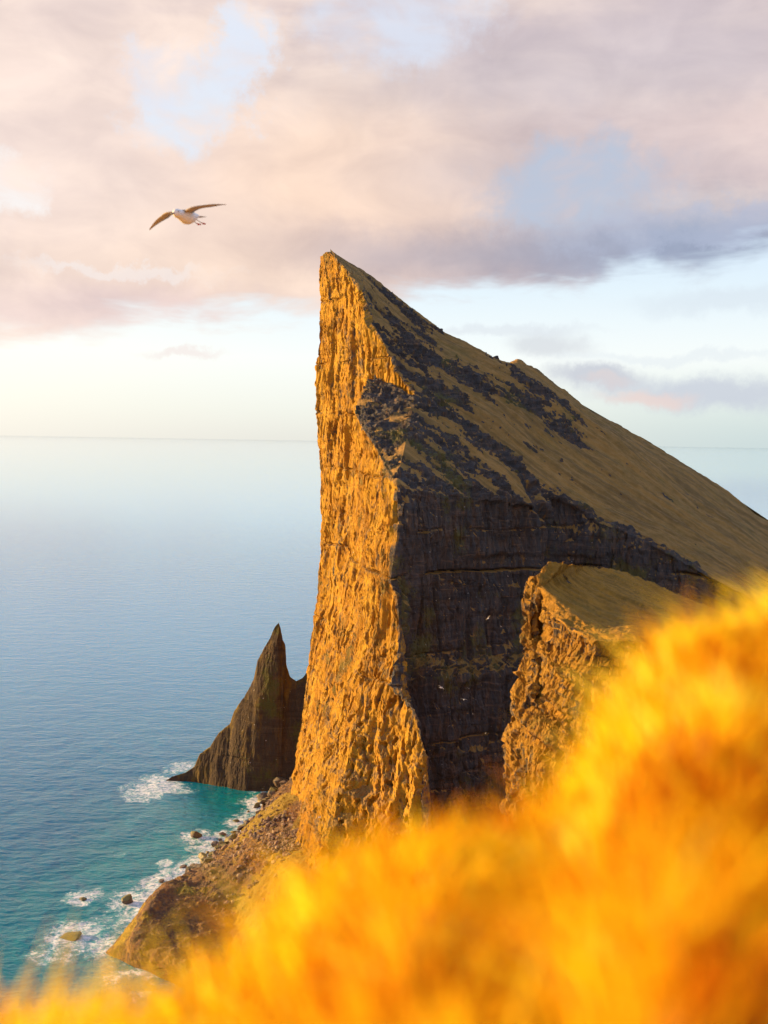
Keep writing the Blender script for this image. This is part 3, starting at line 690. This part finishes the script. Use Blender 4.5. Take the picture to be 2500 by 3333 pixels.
for k in sorted(range(len(BO)), key=lambda i: BO[i][1]):
    if BO[k][5] == G1:
        mk = [m for y, m in marks if y <= BO[k][1]][-1]; cnt[mk] = cnt.get(mk, 0) + 1
        lab_of[k] = '%s brown shore boulder counting towards the camera from %s' % (ORD[cnt[mk] - 1], mk)
    elif BO[k][5] == G2:
        cnt[G2] = cnt.get(G2, 0) + 1
        lab_of[k] = '%s small dark rock awash in the surf counting from the sea stack' % ORD[cnt[G2] - 1]
brock = []
for k, (px, py, w, hk, lab, grp) in enumerate(BO):
    p = Wz(px, py + w * .22 * hk, 0.0); s = w / 2 * p[1] / FPX * 1.45
    o = link('boulder', bmeshes[k % 9]); o.location = (p[0] - (1.2 if grp == G1 else 0), p[1], s * hk * .3)
    dxy = np.hypot(talus_V[:, 0] - p[0], talus_V[:, 1] - p[1]); j = np.argmin(dxy)
    if dxy[j] < 2.5: o.location.z = max(o.location.z, talus_V[j, 2] + s * hk * .35)
    o.scale = (s, s * random.uniform(.8, 1.1), s * hk); o.rotation_euler = (random.uniform(-.25, .25), random.uniform(-.25, .25), random.uniform(0, 6.28))
    o['label'] = lab_of.get(k, lab); o['category'] = 'boulder'
    if grp: o['group'] = grp
    brock.append((p[0], p[1], s))
# loose stones on the talus
mat_st, nbs, out = material('scree_stone')
a_ = nbs.attr('tint'); bs = nbs.new('ShaderNodeBsdfPrincipled')
nbs.put(bs.inputs['Base Color'], nbs.ramp(a_, [(0, (0.09, 0.06, 0.045)), (.6, (0.19, 0.115, 0.07)), (1, (0.32, 0.22, 0.13))])); bs.inputs['Roughness'].default_value = .85
nbs.l.new(bs.outputs[0], out.inputs[0])
cand = talus_V[(talus_V[:, 2] > 2.0)]
ctr = [(p_ + np.array([6, 3, 3.0]), 9, 1.6) for p_ in shore[1:9]] + [(W(910, 2780, 575), 26, 1.5), (W(870, 2850, 560), 20, 1.0), (W(900, 2700, 630), 20, .6), (W(700, 2830, 600), 30, .5)]
pr = np.full(len(cand), .006)
for cpt, r_, k_ in ctr: pr = pr + k_ * np.exp(-(np.linalg.norm(cand - cpt, axis=1) / r_) ** 2)
sel = cand[RNG.choice(len(cand), 2400, replace=False, p=pr / pr.sum())]
bm = bmesh.new(); bmesh.ops.create_icosphere(bm, subdivisions=1, radius=1.0)
sv = np.array([v.co[:] for v in bm.verts]); sf = np.array([[v.index for v in f.verts] for f in bm.faces]); bm.free()
SV = []; SF = []; ST = []
for k, p in enumerate(sel):
    s = .25 + .8 * RNG.pareto(2.6); s = min(s, 2.6 if p[2] < 9 else 1.8)
    q = sv * RNG.uniform(.6, 1.2, 3) * s * (1 + .25 * RNG.normal(size=(len(sv), 1)) * .6)
    a = RNG.uniform(0, 6.28); q = np.stack([q[:, 0] * math.cos(a) - q[:, 1] * math.sin(a), q[:, 0] * math.sin(a) + q[:, 1] * math.cos(a), q[:, 2] * .8], 1)
    SV.append(q + p + np.array([0, 0, s * .2])); SF.append(sf + k * len(sv)); ST.append(np.full(len(sv), RNG.uniform()))
me = make_mesh('scree', np.concatenate(SV), np.concatenate(SF), dict(tint=np.concatenate(ST)), smooth=False)
link('scree', me, mat_st, kind='stuff', label='loose brown stones scattered on the scree slope')

# ------------------------------------------------------------------ sea
def axis(lo, hi, step, far, grow=1.16):
    a = list(np.arange(lo, hi + .01, step)); d = step; x = hi
    while x < far: d *= grow; x += d; a.append(x)
    d = step; x = lo; b = []
    while x > -far: d *= grow; x -= d; b.append(x)
    return np.array(b[::-1] + a)
gx = axis(-250, -20, 1.1, 300000); gy = axis(480, 870, 1.1, 300000)
XX, YY = np.meshgrid(gx, gy)
SVt = np.stack([XX.ravel(), YY.ravel(), np.zeros(XX.size)], 1)
near = (SVt[:, 0] > -260) & (SVt[:, 0] < 0) & (SVt[:, 1] > 470) & (SVt[:, 1] < 900)
foam = np.zeros(len(SVt)); shal = np.zeros(len(SVt))
Pn = SVt[near]
sh = np.array(shore)
def pdist(P, pts):
    best = np.full(len(P), 1e9)
    for a, b in zip(pts[:-1], pts[1:]):
        a = a[:2]; b = b[:2]; ab = b - a; t = np.clip(((P[:, :2] - a) @ ab) / (ab @ ab), 0, 1)
        best = np.minimum(best, np.linalg.norm(P[:, :2] - (a + t[:, None] * ab), axis=1))
    return best
P0 = np.c_[Pn[:, :2], np.zeros(len(Pn))]
n1 = fbm(P0 / 26 + 3, 4, .6); n2_ = fbm(P0 / 7 + 40, 4, .6)
ds = pdist(Pn, sh)
alongw = 5.0 + 7.5 * (1 - sstep(Pn[:, 1], 640, 745)) + 9 * n1
f = 1.05 * (1 - sstep(ds, alongw * .45, alongw + 9)) * (.35 + .65 * sstep(Pn[:, 1], 530, 580))
f = f + .5 * (1 - sstep(ds, 10, 40)) * sstep(n1, .0, .45)
for (bx, by, bs_) in brock:
    r_ = np.hypot((Pn[:, 0] - bx) * .85, (Pn[:, 1] - by) * .75)
    f = np.maximum(f, .95 * (1 - sstep(r_ + 3 * n2_, bs_ * .9, bs_ * 2.2 + 3.0)))
def foam_blob(px, py, rx, ry, k):
    global f
    c0 = Wz(px, py)
    u = (Pn[:, 0] - c0[0]) / (rx * c0[1] / FPX); v = (Pn[:, 1] - c0[1]) / ry
    f = np.maximum(f, k * (1 - sstep(np.hypot(u, v) + .5 * n1 + .25 * n2_, .45, 1.15)))
for b in [(520, 2555, 90, 26, 1.0), (470, 2590, 90, 16, .8), (580, 2500, 60, 22, .9), (590, 2575, 70, 9, .8), (420, 2560, 40, 18, .6), (270, 2920, 70, 16, .95), (420, 2925, 90, 16, 1.0), (520, 2880, 110, 14, 1.0), (560, 2850, 60, 12, .9), (620, 2810, 40, 10, .8),
          (540, 2808, 32, 7, .95), (240, 3030, 120, 13, .95), (340, 3080, 90, 14, .9), (190, 3110, 100, 10, .7), (640, 2715, 48, 10, .85), (790, 2670, 60, 14, .9), (870, 2575, 70, 8, .6), (820, 2640, 50, 10, .6), (750, 2680, 40, 8, .7), (460, 3090, 120, 12, .9), (700, 2735, 50, 10, .8), (330, 2990, 60, 6, .5), (380, 2780, 40, 4, .35), (1010, 2148, 30, 8, .5)]: foam_blob(*b)
foam[near] = np.clip(f, 0, 1.1)
shal[near] = (1 - sstep(ds + 22 * n1, 12, 120)) * .9
st0 = Wz(800, 2600); shal[near] = np.maximum(shal[near], 1.1 * np.exp(-((np.hypot((Pn[:, 0] - st0[0]), (Pn[:, 1] - st0[1])) / 38) ** 2)))
st0 = Wz(640, 2640); shal[near] = np.maximum(shal[near], .7 * np.exp(-((np.hypot((Pn[:, 0] - st0[0]) * .8, (Pn[:, 1] - st0[1])) / 45) ** 2)))
SVt[near, 2] = .35 * n1 + .18 * n2_ * (foam[near] > .2)
ny_, nx_ = XX.shape; idx = np.arange(nx_ * ny_).reshape(ny_, nx_)
SQ = np.stack([idx[:-1, :-1], idx[:-1, 1:], idx[1:, 1:], idx[1:, :-1]], -1).reshape(-1, 4)
m_sea, nw, out = material('sea_water')
tcn = nw.new('ShaderNodeTexCoord'); P = tcn.outputs['Object']
foA = nw.attr('foam'); shA = nw.attr('shallow')
nl = nw.noise(P, 0.006, 4, .55); nf = nw.noise(P, .32, 7, .68, .6); nf2 = nw.noise(P, 1.1, 5, .65, .8)
dist_ = nw.new('ShaderNodeVectorMath', operation='LENGTH'); nw.put(dist_.inputs[0], P)
far_sheen = nw.smooth(nw.math('LOGARITHM', dist_.outputs['Value'], 10.0), 2.74, 3.25)      # lighter blue base with distance, painting in the far sea's sky reflection
coast = nw.mix(nw.smooth(nl, .35, .65), (0.003, 0.095, 0.185), (0.003, 0.12, 0.195))
deep = nw.mix(far_sheen, coast, (0.03, 0.27, 0.50))
wc = nw.mix(nw.math('MULTIPLY', shA, .9), deep, (0.0, 0.19, 0.20))
lace = nw.math('ADD', nw.math('MULTIPLY', nf, .7), nw.math('MULTIPLY', nf2, .45))
fm = nw.math('ADD', foA, nw.math('MULTIPLY', nw.math('SUBTRACT', lace, .575), 4.6))
fm = nw.math('MULTIPLY', nw.smooth(fm, .35, 1.5), nw.smooth(foA, .03, .3))
halo = nw.math('MULTIPLY', nw.smooth(foA, .1, .9), .45)
wc = nw.mix(halo, wc, (0.10, 0.36, 0.36))
wb = nw.new('ShaderNodeBsdfPrincipled'); nw.put(wb.inputs['Base Color'], nw.mix(fm, wc, (0.80, 0.80, 0.80)))
wb.inputs['IOR'].default_value = 1.33; wb.inputs['Specular Tint'].default_value = (0.70, 0.91, 1.0, 1)

w1 = nw.noise(nw.scale(P, (0.75, 1.15, 1)), .045, 3, .55); w2 = nw.noise(nw.scale(P, (.7, 1.2, 1)), .15, 4, .6, .3); w3 = nw.noise(P, .6, 4, .6)
hgt = nw.math('ADD', nw.math('MULTIPLY', w1, 2.6), nw.math('ADD', nw.math('MULTIPLY', w2, 1.5), nw.math('MULTIPLY', w3, .35)))
bu = nw.new('ShaderNodeBump'); bu.inputs['Strength'].default_value = 1.0; bu.inputs['Distance'].default_value = 0.75
calm = nw.math('MINIMUM', nw.math('POWER', nw.math('DIVIDE', 620.0, dist_.outputs['Value']), 1.15), 1.0)      # individual waves average out far away
hgt = nw.math('MULTIPLY', hgt, calm)
nw.put(wb.inputs['Roughness'], nw.math('ADD', nw.math('ADD', nw.math('MULTIPLY', fm, .6), 0.03), nw.math('MULTIPLY', calm, .07)))
nw.put(bu.inputs['Height'], hgt); nw.l.new(bu.outputs[0], wb.inputs['Normal']); nw.l.new(wb.outputs[0], out.inputs[0])
me = make_mesh('sea', SVt, SQ, dict(foam=foam, shallow=shal))
link('sea', me, m_sea, kind='structure')

# ------------------------------------------------------------------ the bank the camera stands on, with its grass
C0 = np.array([0, 0, CAM_Z])
GDROP = 25
bank_px = [(-700, 3500, 1.04), (-300, 3470, 1.06), (0, 3410, 1.08), (350, 3330, 1.08), (700, 3235, 1.07), (950, 3095, 1.06), (1100, 2900, 1.06), (1250, 2770, 1.08), (1400, 2700, 1.10), (1550, 2710, 1.14), (1700, 2690, 1.18), (1850, 2670, 1.22), (1960, 2560, 1.26), (2060, 2370, 1.30), (2200, 2190, 1.34), (2350, 2070, 1.38), (2500, 2010, 1.42), (2900, 1900, 1.5), (3400, 1850, 1.6)]
bcols = []
def bank_col(cr, side=0):
    x, y, z = cr
    nearp = np.array([x * .48, y * .42, min(z + .05, CAM_Z - .31)])
    return [np.array([x * 1.2, -3.0, CAM_Z - .9 + x * .25]), np.array([x * .7, -.5, min(z - .02, CAM_Z - .36)]), nearp, cr, np.array([x * 1.12, y + .25, z - .16]), np.array([x * 1.7, y + 1.2, z - 1.5]), np.array([x * 6, 20.0, CAM_Z - 45]), np.array([x * 20, 75.0, CAM_Z - 120]), np.array([x * 40, 150.0, -6.0])]
crs = [W(p[0], p[1] + GDROP + 130 * (1 - sstep(p[0], 1300, 2200)), p[2]) for p in bank_px]
crs = [np.array([-14, .5, CAM_Z - 9.0]), np.array([-3, .6, CAM_Z - 1.8])] + crs + [np.array([3.5, 2.2, CAM_Z + .1]), np.array([14, 3, CAM_Z + 1.5])]
ctrl = [bank_col(c_) for c_ in crs]
nseg = [14, 14] + [10] * (len(bank_px) - 1) + [12, 14]
# rows sampled evenly within each control interval so that the ground near the lens is fine
row_n = [8, 12, 26, 30, 10, 8, 10, 10]
def rows_of(pts):
    o = [np.array(pts[0])]
    for a, b, n in zip(pts[:-1], pts[1:], row_n):
        for k in range(1, n + 1): o.append(a + (b - a) * k / n)
    return np.array(o)
bc = [rows_of(p) for p in ctrl]
parts_ = [bc[0][:, None]]
for a, b, s in zip(bc[:-1], bc[1:], nseg):
    t = (np.arange(1, s + 1) / s)[None, :, None]; parts_.append(a[:, None] * (1 - t) + b[:, None] * t)
gb_ = relax(np.concatenate(parts_, 1), 6)
V, Q, _ = weld([gb_], [dict(a=0)])
Nn = normals(V, Q)
if Nn[:, 2].mean() < 0: Q = Q[:, ::-1]; Nn = -Nn
nearw = 1 - sstep(V[:, 1], 1.5, 6)
V = V + Nn * (nearw * (.035 * fbm(V / .28, 3)) + (1 - nearw) * 1.2 * fbm(V / 9, 3))[:, None]
m_soil, ns_, out = material('bank_turf')
tcn = ns_.new('ShaderNodeTexCoord'); nn = ns_.noise(tcn.outputs['Object'], 9, 5, .6)
bs = ns_.new('ShaderNodeBsdfPrincipled'); ns_.put(bs.inputs['Base Color'], ns_.mix(ns_.smooth(nn, .35, .65), (0.34, 0.13, 0.008), (0.60, 0.32, 0.02))); bs.inputs['Roughness'].default_value = .95
ns_.l.new(bs.outputs[0], out.inputs[0])
me = make_mesh('grassy_bank_ground', V, Q)
link('grassy_bank_ground', me, m_soil, kind='structure')
# grass blades
NT = 2000; PER = 22; NBL = NT * PER
rr0, rr1 = 8 + 8, 8 + 12 + 26 + 30 + 4
gr, gc, _ = gb_.shape
u = RNG.uniform(14 + 14 - 6, gc - 14 - 12, NT)
v = rr0 + (rr1 - rr0) * RNG.beta(1.6, 1.2, NT)
iu = np.floor(u).astype(int); iv = np.floor(v).astype(int); fu = (u - iu)[:, None]; fv = (v - iv)[:, None]
tb = (gb_[iv, iu] * (1 - fu) + gb_[iv, iu + 1] * fu) * (1 - fv) + (gb_[iv + 1, iu] * (1 - fu) + gb_[iv + 1, iu + 1] * fu) * fv
tsize = np.clip(RNG.lognormal(0, .3, NT), .5, 1.5) * (1 + .5 * fbm((tb - C0) / .25, 2))
base = np.repeat(tb, PER, 0); ts = np.repeat(tsize, PER)
offs = RNG.normal(0, .015, (NBL, 2)); base = base + np.c_[offs * ts[:, None], np.zeros(NBL)]
Lh = .054 * ts * RNG.uniform(.55, 1.4, NBL)
lean = offs * 38 + RNG.normal(0, .25, (NBL, 2)) + np.repeat(np.stack([.25 + .6 * perlin((tb - C0) / .3 + 9), .3 * perlin((tb - C0) / .3 + 29)], 1), PER, 0)
wd = RNG.uniform(.0012, .0030, NBL)
ang = RNG.uniform(0, 6.28, NBL); side_ = np.stack([np.cos(ang), np.sin(ang), np.zeros(NBL)], 1)
GV = np.zeros((NBL, 7, 3))
for k, t in enumerate((0, .4, .75, 1.0)):
    ctrp = base + np.stack([lean[:, 0] * Lh * t ** 1.7, lean[:, 1] * Lh * t ** 1.7, Lh * (t - .22 * t * t * np.linalg.norm(lean, axis=1))], 1)
    wk = (wd * (1, .9, .6, 0)[k])[:, None]
    if k < 3: GV[:, 2 * k] = ctrp - side_ * wk; GV[:, 2 * k + 1] = ctrp + side_ * wk
    else: GV[:, 6] = ctrp
GV[:, 0, 2] -= .01; GV[:, 1, 2] -= .01
o7 = (np.arange(NBL) * 7)[:, None]
tris = np.concatenate([o7 + np.array(t)[None] for t in ((0, 1, 3), (0, 3, 2), (2, 3, 5), (2, 5, 4), (4, 5, 6))])
tint = np.clip(.57 + .75 * fbm((base - C0) / .22 + 70, 3) + np.repeat(RNG.normal(0, .28, NT), PER) + RNG.normal(0, .12, NBL), 0, 1)
m_gr, ng, out = material('dry_grass')
gc_ = ng.ramp(ng.attr('tint'), [(0.0, (0.46, 0.13, 0.006)), (0.3, (0.78, 0.38, 0.010)), (0.6, (0.90, 0.62, 0.015)), (0.9, (0.93, 0.76, 0.03)), (1.0, (0.94, 0.84, 0.12))])
d1 = ng.new('ShaderNodeBsdfDiffuse'); ng.put(d1.inputs[0], gc_); d2 = ng.new('ShaderNodeBsdfTranslucent'); ng.put(d2.inputs[0], gc_)
mx = ng.new('ShaderNodeMixShader'); mx.inputs[0].default_value = .55; ng.l.new(d1.outputs[0], mx.inputs[1]); ng.l.new(d2.outputs[0], mx.inputs[2]); ng.l.new(mx.outputs[0], out.inputs[0])
me = make_mesh('grass', GV.reshape(-1, 3), tris, dict(tint=np.repeat(tint, 7)))
link('grass', me, m_gr, kind='stuff', label='blurred golden dry grass on the bank close to the lens')

# ------------------------------------------------------------------ birds
def simple_mat(name, c, rough=.7, trans=0):
    m, n_, out = material(name)
    tcn = n_.new('ShaderNodeTexCoord'); nn = n_.noise(tcn.outputs['Object'], 30, 3, .6)
    cc = n_.mix(n_.smooth(nn, .3, .7), tuple(x * .85 for x in c), c)
    b = n_.new('ShaderNodeBsdfPrincipled'); n_.put(b.inputs['Base Color'], cc); b.inputs['Roughness'].default_value = rough
    if trans:
        t = n_.new('ShaderNodeBsdfTranslucent'); n_.put(t.inputs[0], cc); x = n_.new('ShaderNodeMixShader'); x.inputs[0].default_value = trans
        n_.l.new(b.outputs[0], x.inputs[1]); n_.l.new(t.outputs[0], x.inputs[2]); n_.l.new(x.outputs[0], out.inputs[0])
    else: n_.l.new(b.outputs[0], out.inputs[0])
    return m
m_wh = simple_mat('plumage_white', (0.82, 0.81, 0.80)); m_gy = simple_mat('plumage_grey', (0.52, 0.42, 0.32), .7, .4); m_dk = simple_mat('eye_dark', (0.03, 0.025, 0.025), .4)
m_bk = simple_mat('bill_horn', (0.30, 0.26, 0.18), .5); m_ft = simple_mat('foot_red', (0.55, 0.09, 0.05), .6, .2)
def tube(rings, n=14):
    """closed body from (centre, width axis, height axis) rings; returns V, faces"""
    V = []; F = []
    for c, a, b in rings:
        for k in range(n):
            t = 2 * math.pi * k / n; V.append(Vector(c) + Vector(a) * math.cos(t) + Vector(b) * math.sin(t))
    for i in range(len(rings) - 1):
        for k in range(n): F.append((i * n + k, i * n + (k + 1) % n, (i + 1) * n + (k + 1) % n, (i + 1) * n + k))
    F.append(tuple(range(n))[::-1]); F.append(tuple((len(rings) - 1) * n + k for k in range(n)))
    return V, F
def pym(name, V, F, mat, parent, smooth=True):
    me = bpy.data.meshes.new(name); me.from_pydata([tuple(v) for v in V], [], F)
    me.polygons.foreach_set('use_smooth', [smooth] * len(me.polygons)); me.update(); me.validate()
    return link(name, me, mat, parent)
def bird_body(parent):
    # axis: nose towards -Y; metres
    R_ = [(-.200, .006, .006, .018), (-.192, .024, .026, .018), (-.17, .040, .042, .018), (-.14, .047, .048, .015), (-.11, .046, .049, .008), (-.07, .056, .060, -.004), (-.02, .070, .074, -.012), (.04, .072, .074, -.012), (.10, .058, .056, -.006), (.15, .038, .036, .004), (.19, .022, .018, .010), (.21, .012, .008, .012)]
    b = pym('body', *tube([((0, y, z), (w, 0, 0), (0, 0, h)) for y, w, h, z in R_], 18), m_wh, parent)
    bill = pym('bill', *tube([((0, -.195, .012), (.011, 0, 0), (0, 0, .012)), ((0, -.222, .008), (.009, 0, 0), (0, 0, .010)), ((0, -.240, .003), (.006, 0, 0), (0, 0, .008)), ((0, -.247, -.008), (.002, 0, 0), (0, 0, .004))], 8), m_bk, parent)
    for s in (-1, 1):
        pym('eye', *tube([((s * .034, -.166, .030), (0, .004, 0), (0, 0, .004)), ((s * .040, -.166, .030), (0, .009, 0), (0, 0, .007)), ((s * .043, -.166, .030), (0, .003, 0), (0, 0, .003))], 8), m_dk, parent)
    mant = pym('mantle', *tube([((0, -.10, .046), (.020, 0, 0), (0, 0, .004)), ((0, -.06, .044), (.046, 0, 0), (0, 0, .016)), ((0, .0, .044), (.056, 0, 0), (0, 0, .022)), ((0, .08, .038), (.044, 0, 0), (0, 0, .016)), ((0, .14, .032), (.022, 0, 0), (0, 0, .008))], 12), m_gy, parent)
    tv = []; n = 7
    for k in range(n):
        a = (k / (n - 1) - .5) * .7; tv += [Vector((.02 * (k / (n - 1) - .5) * 2, .17, .014)), Vector((math.sin(a) * .12, .17 + math.cos(a) * .12, .016 - .012 * abs(a)))]
    m = len(tv); tv += [v - Vector((0, 0, .006)) for v in tv]; F = []
    for k in range(n - 1):
        a = 2 * k; F += [(a, a + 1, a + 3, a + 2), (m + a, m + a + 2, m + a + 3, m + a + 1)]
    for k in range(n - 1): F.append((2 * k + 1, m + 2 * k + 1, m + 2 * k + 3, 2 * k + 3))
    pym('tail', tv, F, m_wh, parent)
def wing_mesh(s, line, name, parent, mat):
    """line: list of (leading edge point, chord length, chord direction, thickness)"""
    V = []; F = []; n = len(line); sect = [(0, 0), (.08, .8), (.3, 1.0), (.65, .5), (1.0, .06), (.65, -.15), (.3, -.25), (.08, -.5)]
    for p, ch, cd, th in line:
        cd = Vector(cd).normalized()
        for x, t in sect: V.append(Vector(p) + cd * ch * x + Vector((0, 0, 1)) * th * t)
    k = len(sect)
    for i in range(n - 1):
        for j in range(k):
            q = (i * k + j, i * k + (j + 1) % k, (i + 1) * k + (j + 1) % k, (i + 1) * k + j); F.append(q if s > 0 else q[::-1])
    F.append(tuple(range(k))); F.append(tuple((n - 1) * k + j for j in range(k)))
    return pym(name, V, F, mat, parent)
def wing_line(s, droop, span, sweep=.10):
    """leading edge from shoulder to tip; droop(t) gives height"""
    L = []
    for t in np.linspace(0, 1, 15):
        x = s * (.035 + span * t)
        y = -.075 - .05 * math.sin(math.pi * min(t * 2, 1)) * .8 + sweep * max(0, t - .4) ** 1.4 * 1.6
        ch = (.135 - .02 * t) * (1 - max(0, (t - .55) / .45) ** 1.5 * .86)
        if int(t * 60) % 2: ch *= .965
        L.append((Vector((x, y, .03 + droop(t))), ch, (0, 1, -.05), .016 * (1 - .75 * t)))
    return L
def feet(parent):
    for s in (-1, 1):
        f = pym('foot', *tube([((s * .03, .13, -.03), (.004, 0, 0), (0, 0, .004)), ((s * .032, .19, -.055), (.004, 0, 0), (0, 0, .004)), ((s * .034, .20, -.06), (.006, 0, 0), (0, 0, .003))], 6), m_bk, parent)
        V = [Vector((s * .034, .195, -.058)), Vector((s * .034 - .022, .255, -.07)), Vector((s * .034 - .004, .262, -.074)), Vector((s * .034 + .010, .262, -.074)), Vector((s * .034 + .026, .25, -.070))]
        V2_ = [v + Vector((0, 0, .005)) for v in V]
        pym('web', V + V2_, [(0, 1, 2, 3, 4), (9, 8, 7, 6, 5), (0, 5, 6, 1), (1, 6, 7, 2), (2, 7, 8, 3), (3, 8, 9, 4), (4, 9, 5, 0)], m_ft, f, False)
def make_bird(name, dl, dr, span, label, with_feet=True, group=None):
    e = bpy.data.objects.new(name, None); col.objects.link(e); e['label'] = label; e['category'] = 'seabird'
    if group: e['group'] = group
    bird_body(e)
    wing_mesh(1, wing_line(1, dl, span), 'wing', e, m_gy); wing_mesh(-1, wing_line(-1, dr, span), 'wing', e, m_gy)
    if with_feet: feet(e)
    return e
def face_matrix(loc, heading, up, scale=1.0):
    f = Vector(heading).normalized(); u = Vector(up); x = (-f).cross(u).normalized() * 1.0
    x = u.cross(f).normalized() * -1.0
    y = -f; z = x.cross(y).normalized()
    if z.dot(u) < 0: x = -x; z = -z
    return Matrix.Translation(Vector(loc)) @ Matrix(((x.x, y.x, z.x, 0), (x.y, y.y, z.y, 0), (x.z, y.z, z.z, 0), (0, 0, 0, 1))) @ Matrix.Scale(scale, 4)
big = make_bird('seabird', lambda t: .13 * t - .10 * t * t, lambda t: .10 * t - .22 * t * t, .50, 'white seabird with grey wings gliding in the sky beside the cliff top')
big.matrix_world = face_matrix(W(606, 703, 14.6), (-.50, -.86, -.10), (-.08, -.1, 1.0), 1.22)
small = [(1436, 2238, 118, (.55, .4, -.1), (.7, .3, .6), 'pale seabird with tilted wings over the shaded wall, largest of the small birds'),
         (1510, 2277, 150, (.2, .9, 0), (0, -.3, 1), 'seabird gliding flat over the shaded wall, just below the tilted one'),
         (1539, 2324, 380, (.7, .2, -.3), (.6, -.3, .7), 'faint distant seabird low over the shaded wall'),
         (1631, 2039, 300, (.4, .4, -.5), (-.7, -.4, .5), 'small seabird close to the edge of the smaller headland'),
         (1589, 2012, 150, (.1, .5, .2), (-.8, -.5, .3), 'seabird banking steeply halfway up the shaded wall'),
         (1463, 1948, 460, (-.6, .4, 0), (.1, -.6, .8), 'speck of a seabird over the grassy ledge of the shaded wall'),
         (1581, 2386, 420, (.5, -.2, .1), (0, -.5, .8), 'lowest small seabird over the dark foot of the wall'),
         (1653, 1875, 400, (.6, .5, 0), (.2, -.5, .8), 'small seabird high in the gap beside the smaller headland'),
         (1040, 2660, 170, (.5, .35, .1), (-.7, -.5, .3), 'seabird against the sunlit lower part of the sea wall'),
         (866, 1540, 420, (.6, .5, 0), (-.6, -.5, .4), 'tiny lone seabird over the open sea below the horizon')]
proto = None
for px, py, D, hd, up, lab in small:
    if proto is None:
        proto = make_bird('seabird', lambda t: .12 * t - .12 * t * t, lambda t: .12 * t - .12 * t * t, .50, lab, False, 'seabirds circling below the cliff top'); e = proto
    else:
        e = proto.copy(); col.objects.link(e); e['label'] = lab
        for ch in proto.children:
            c2 = ch.copy(); col.objects.link(c2); c2.parent = e
    e.matrix_world = face_matrix(W(px, py, D), hd, up)
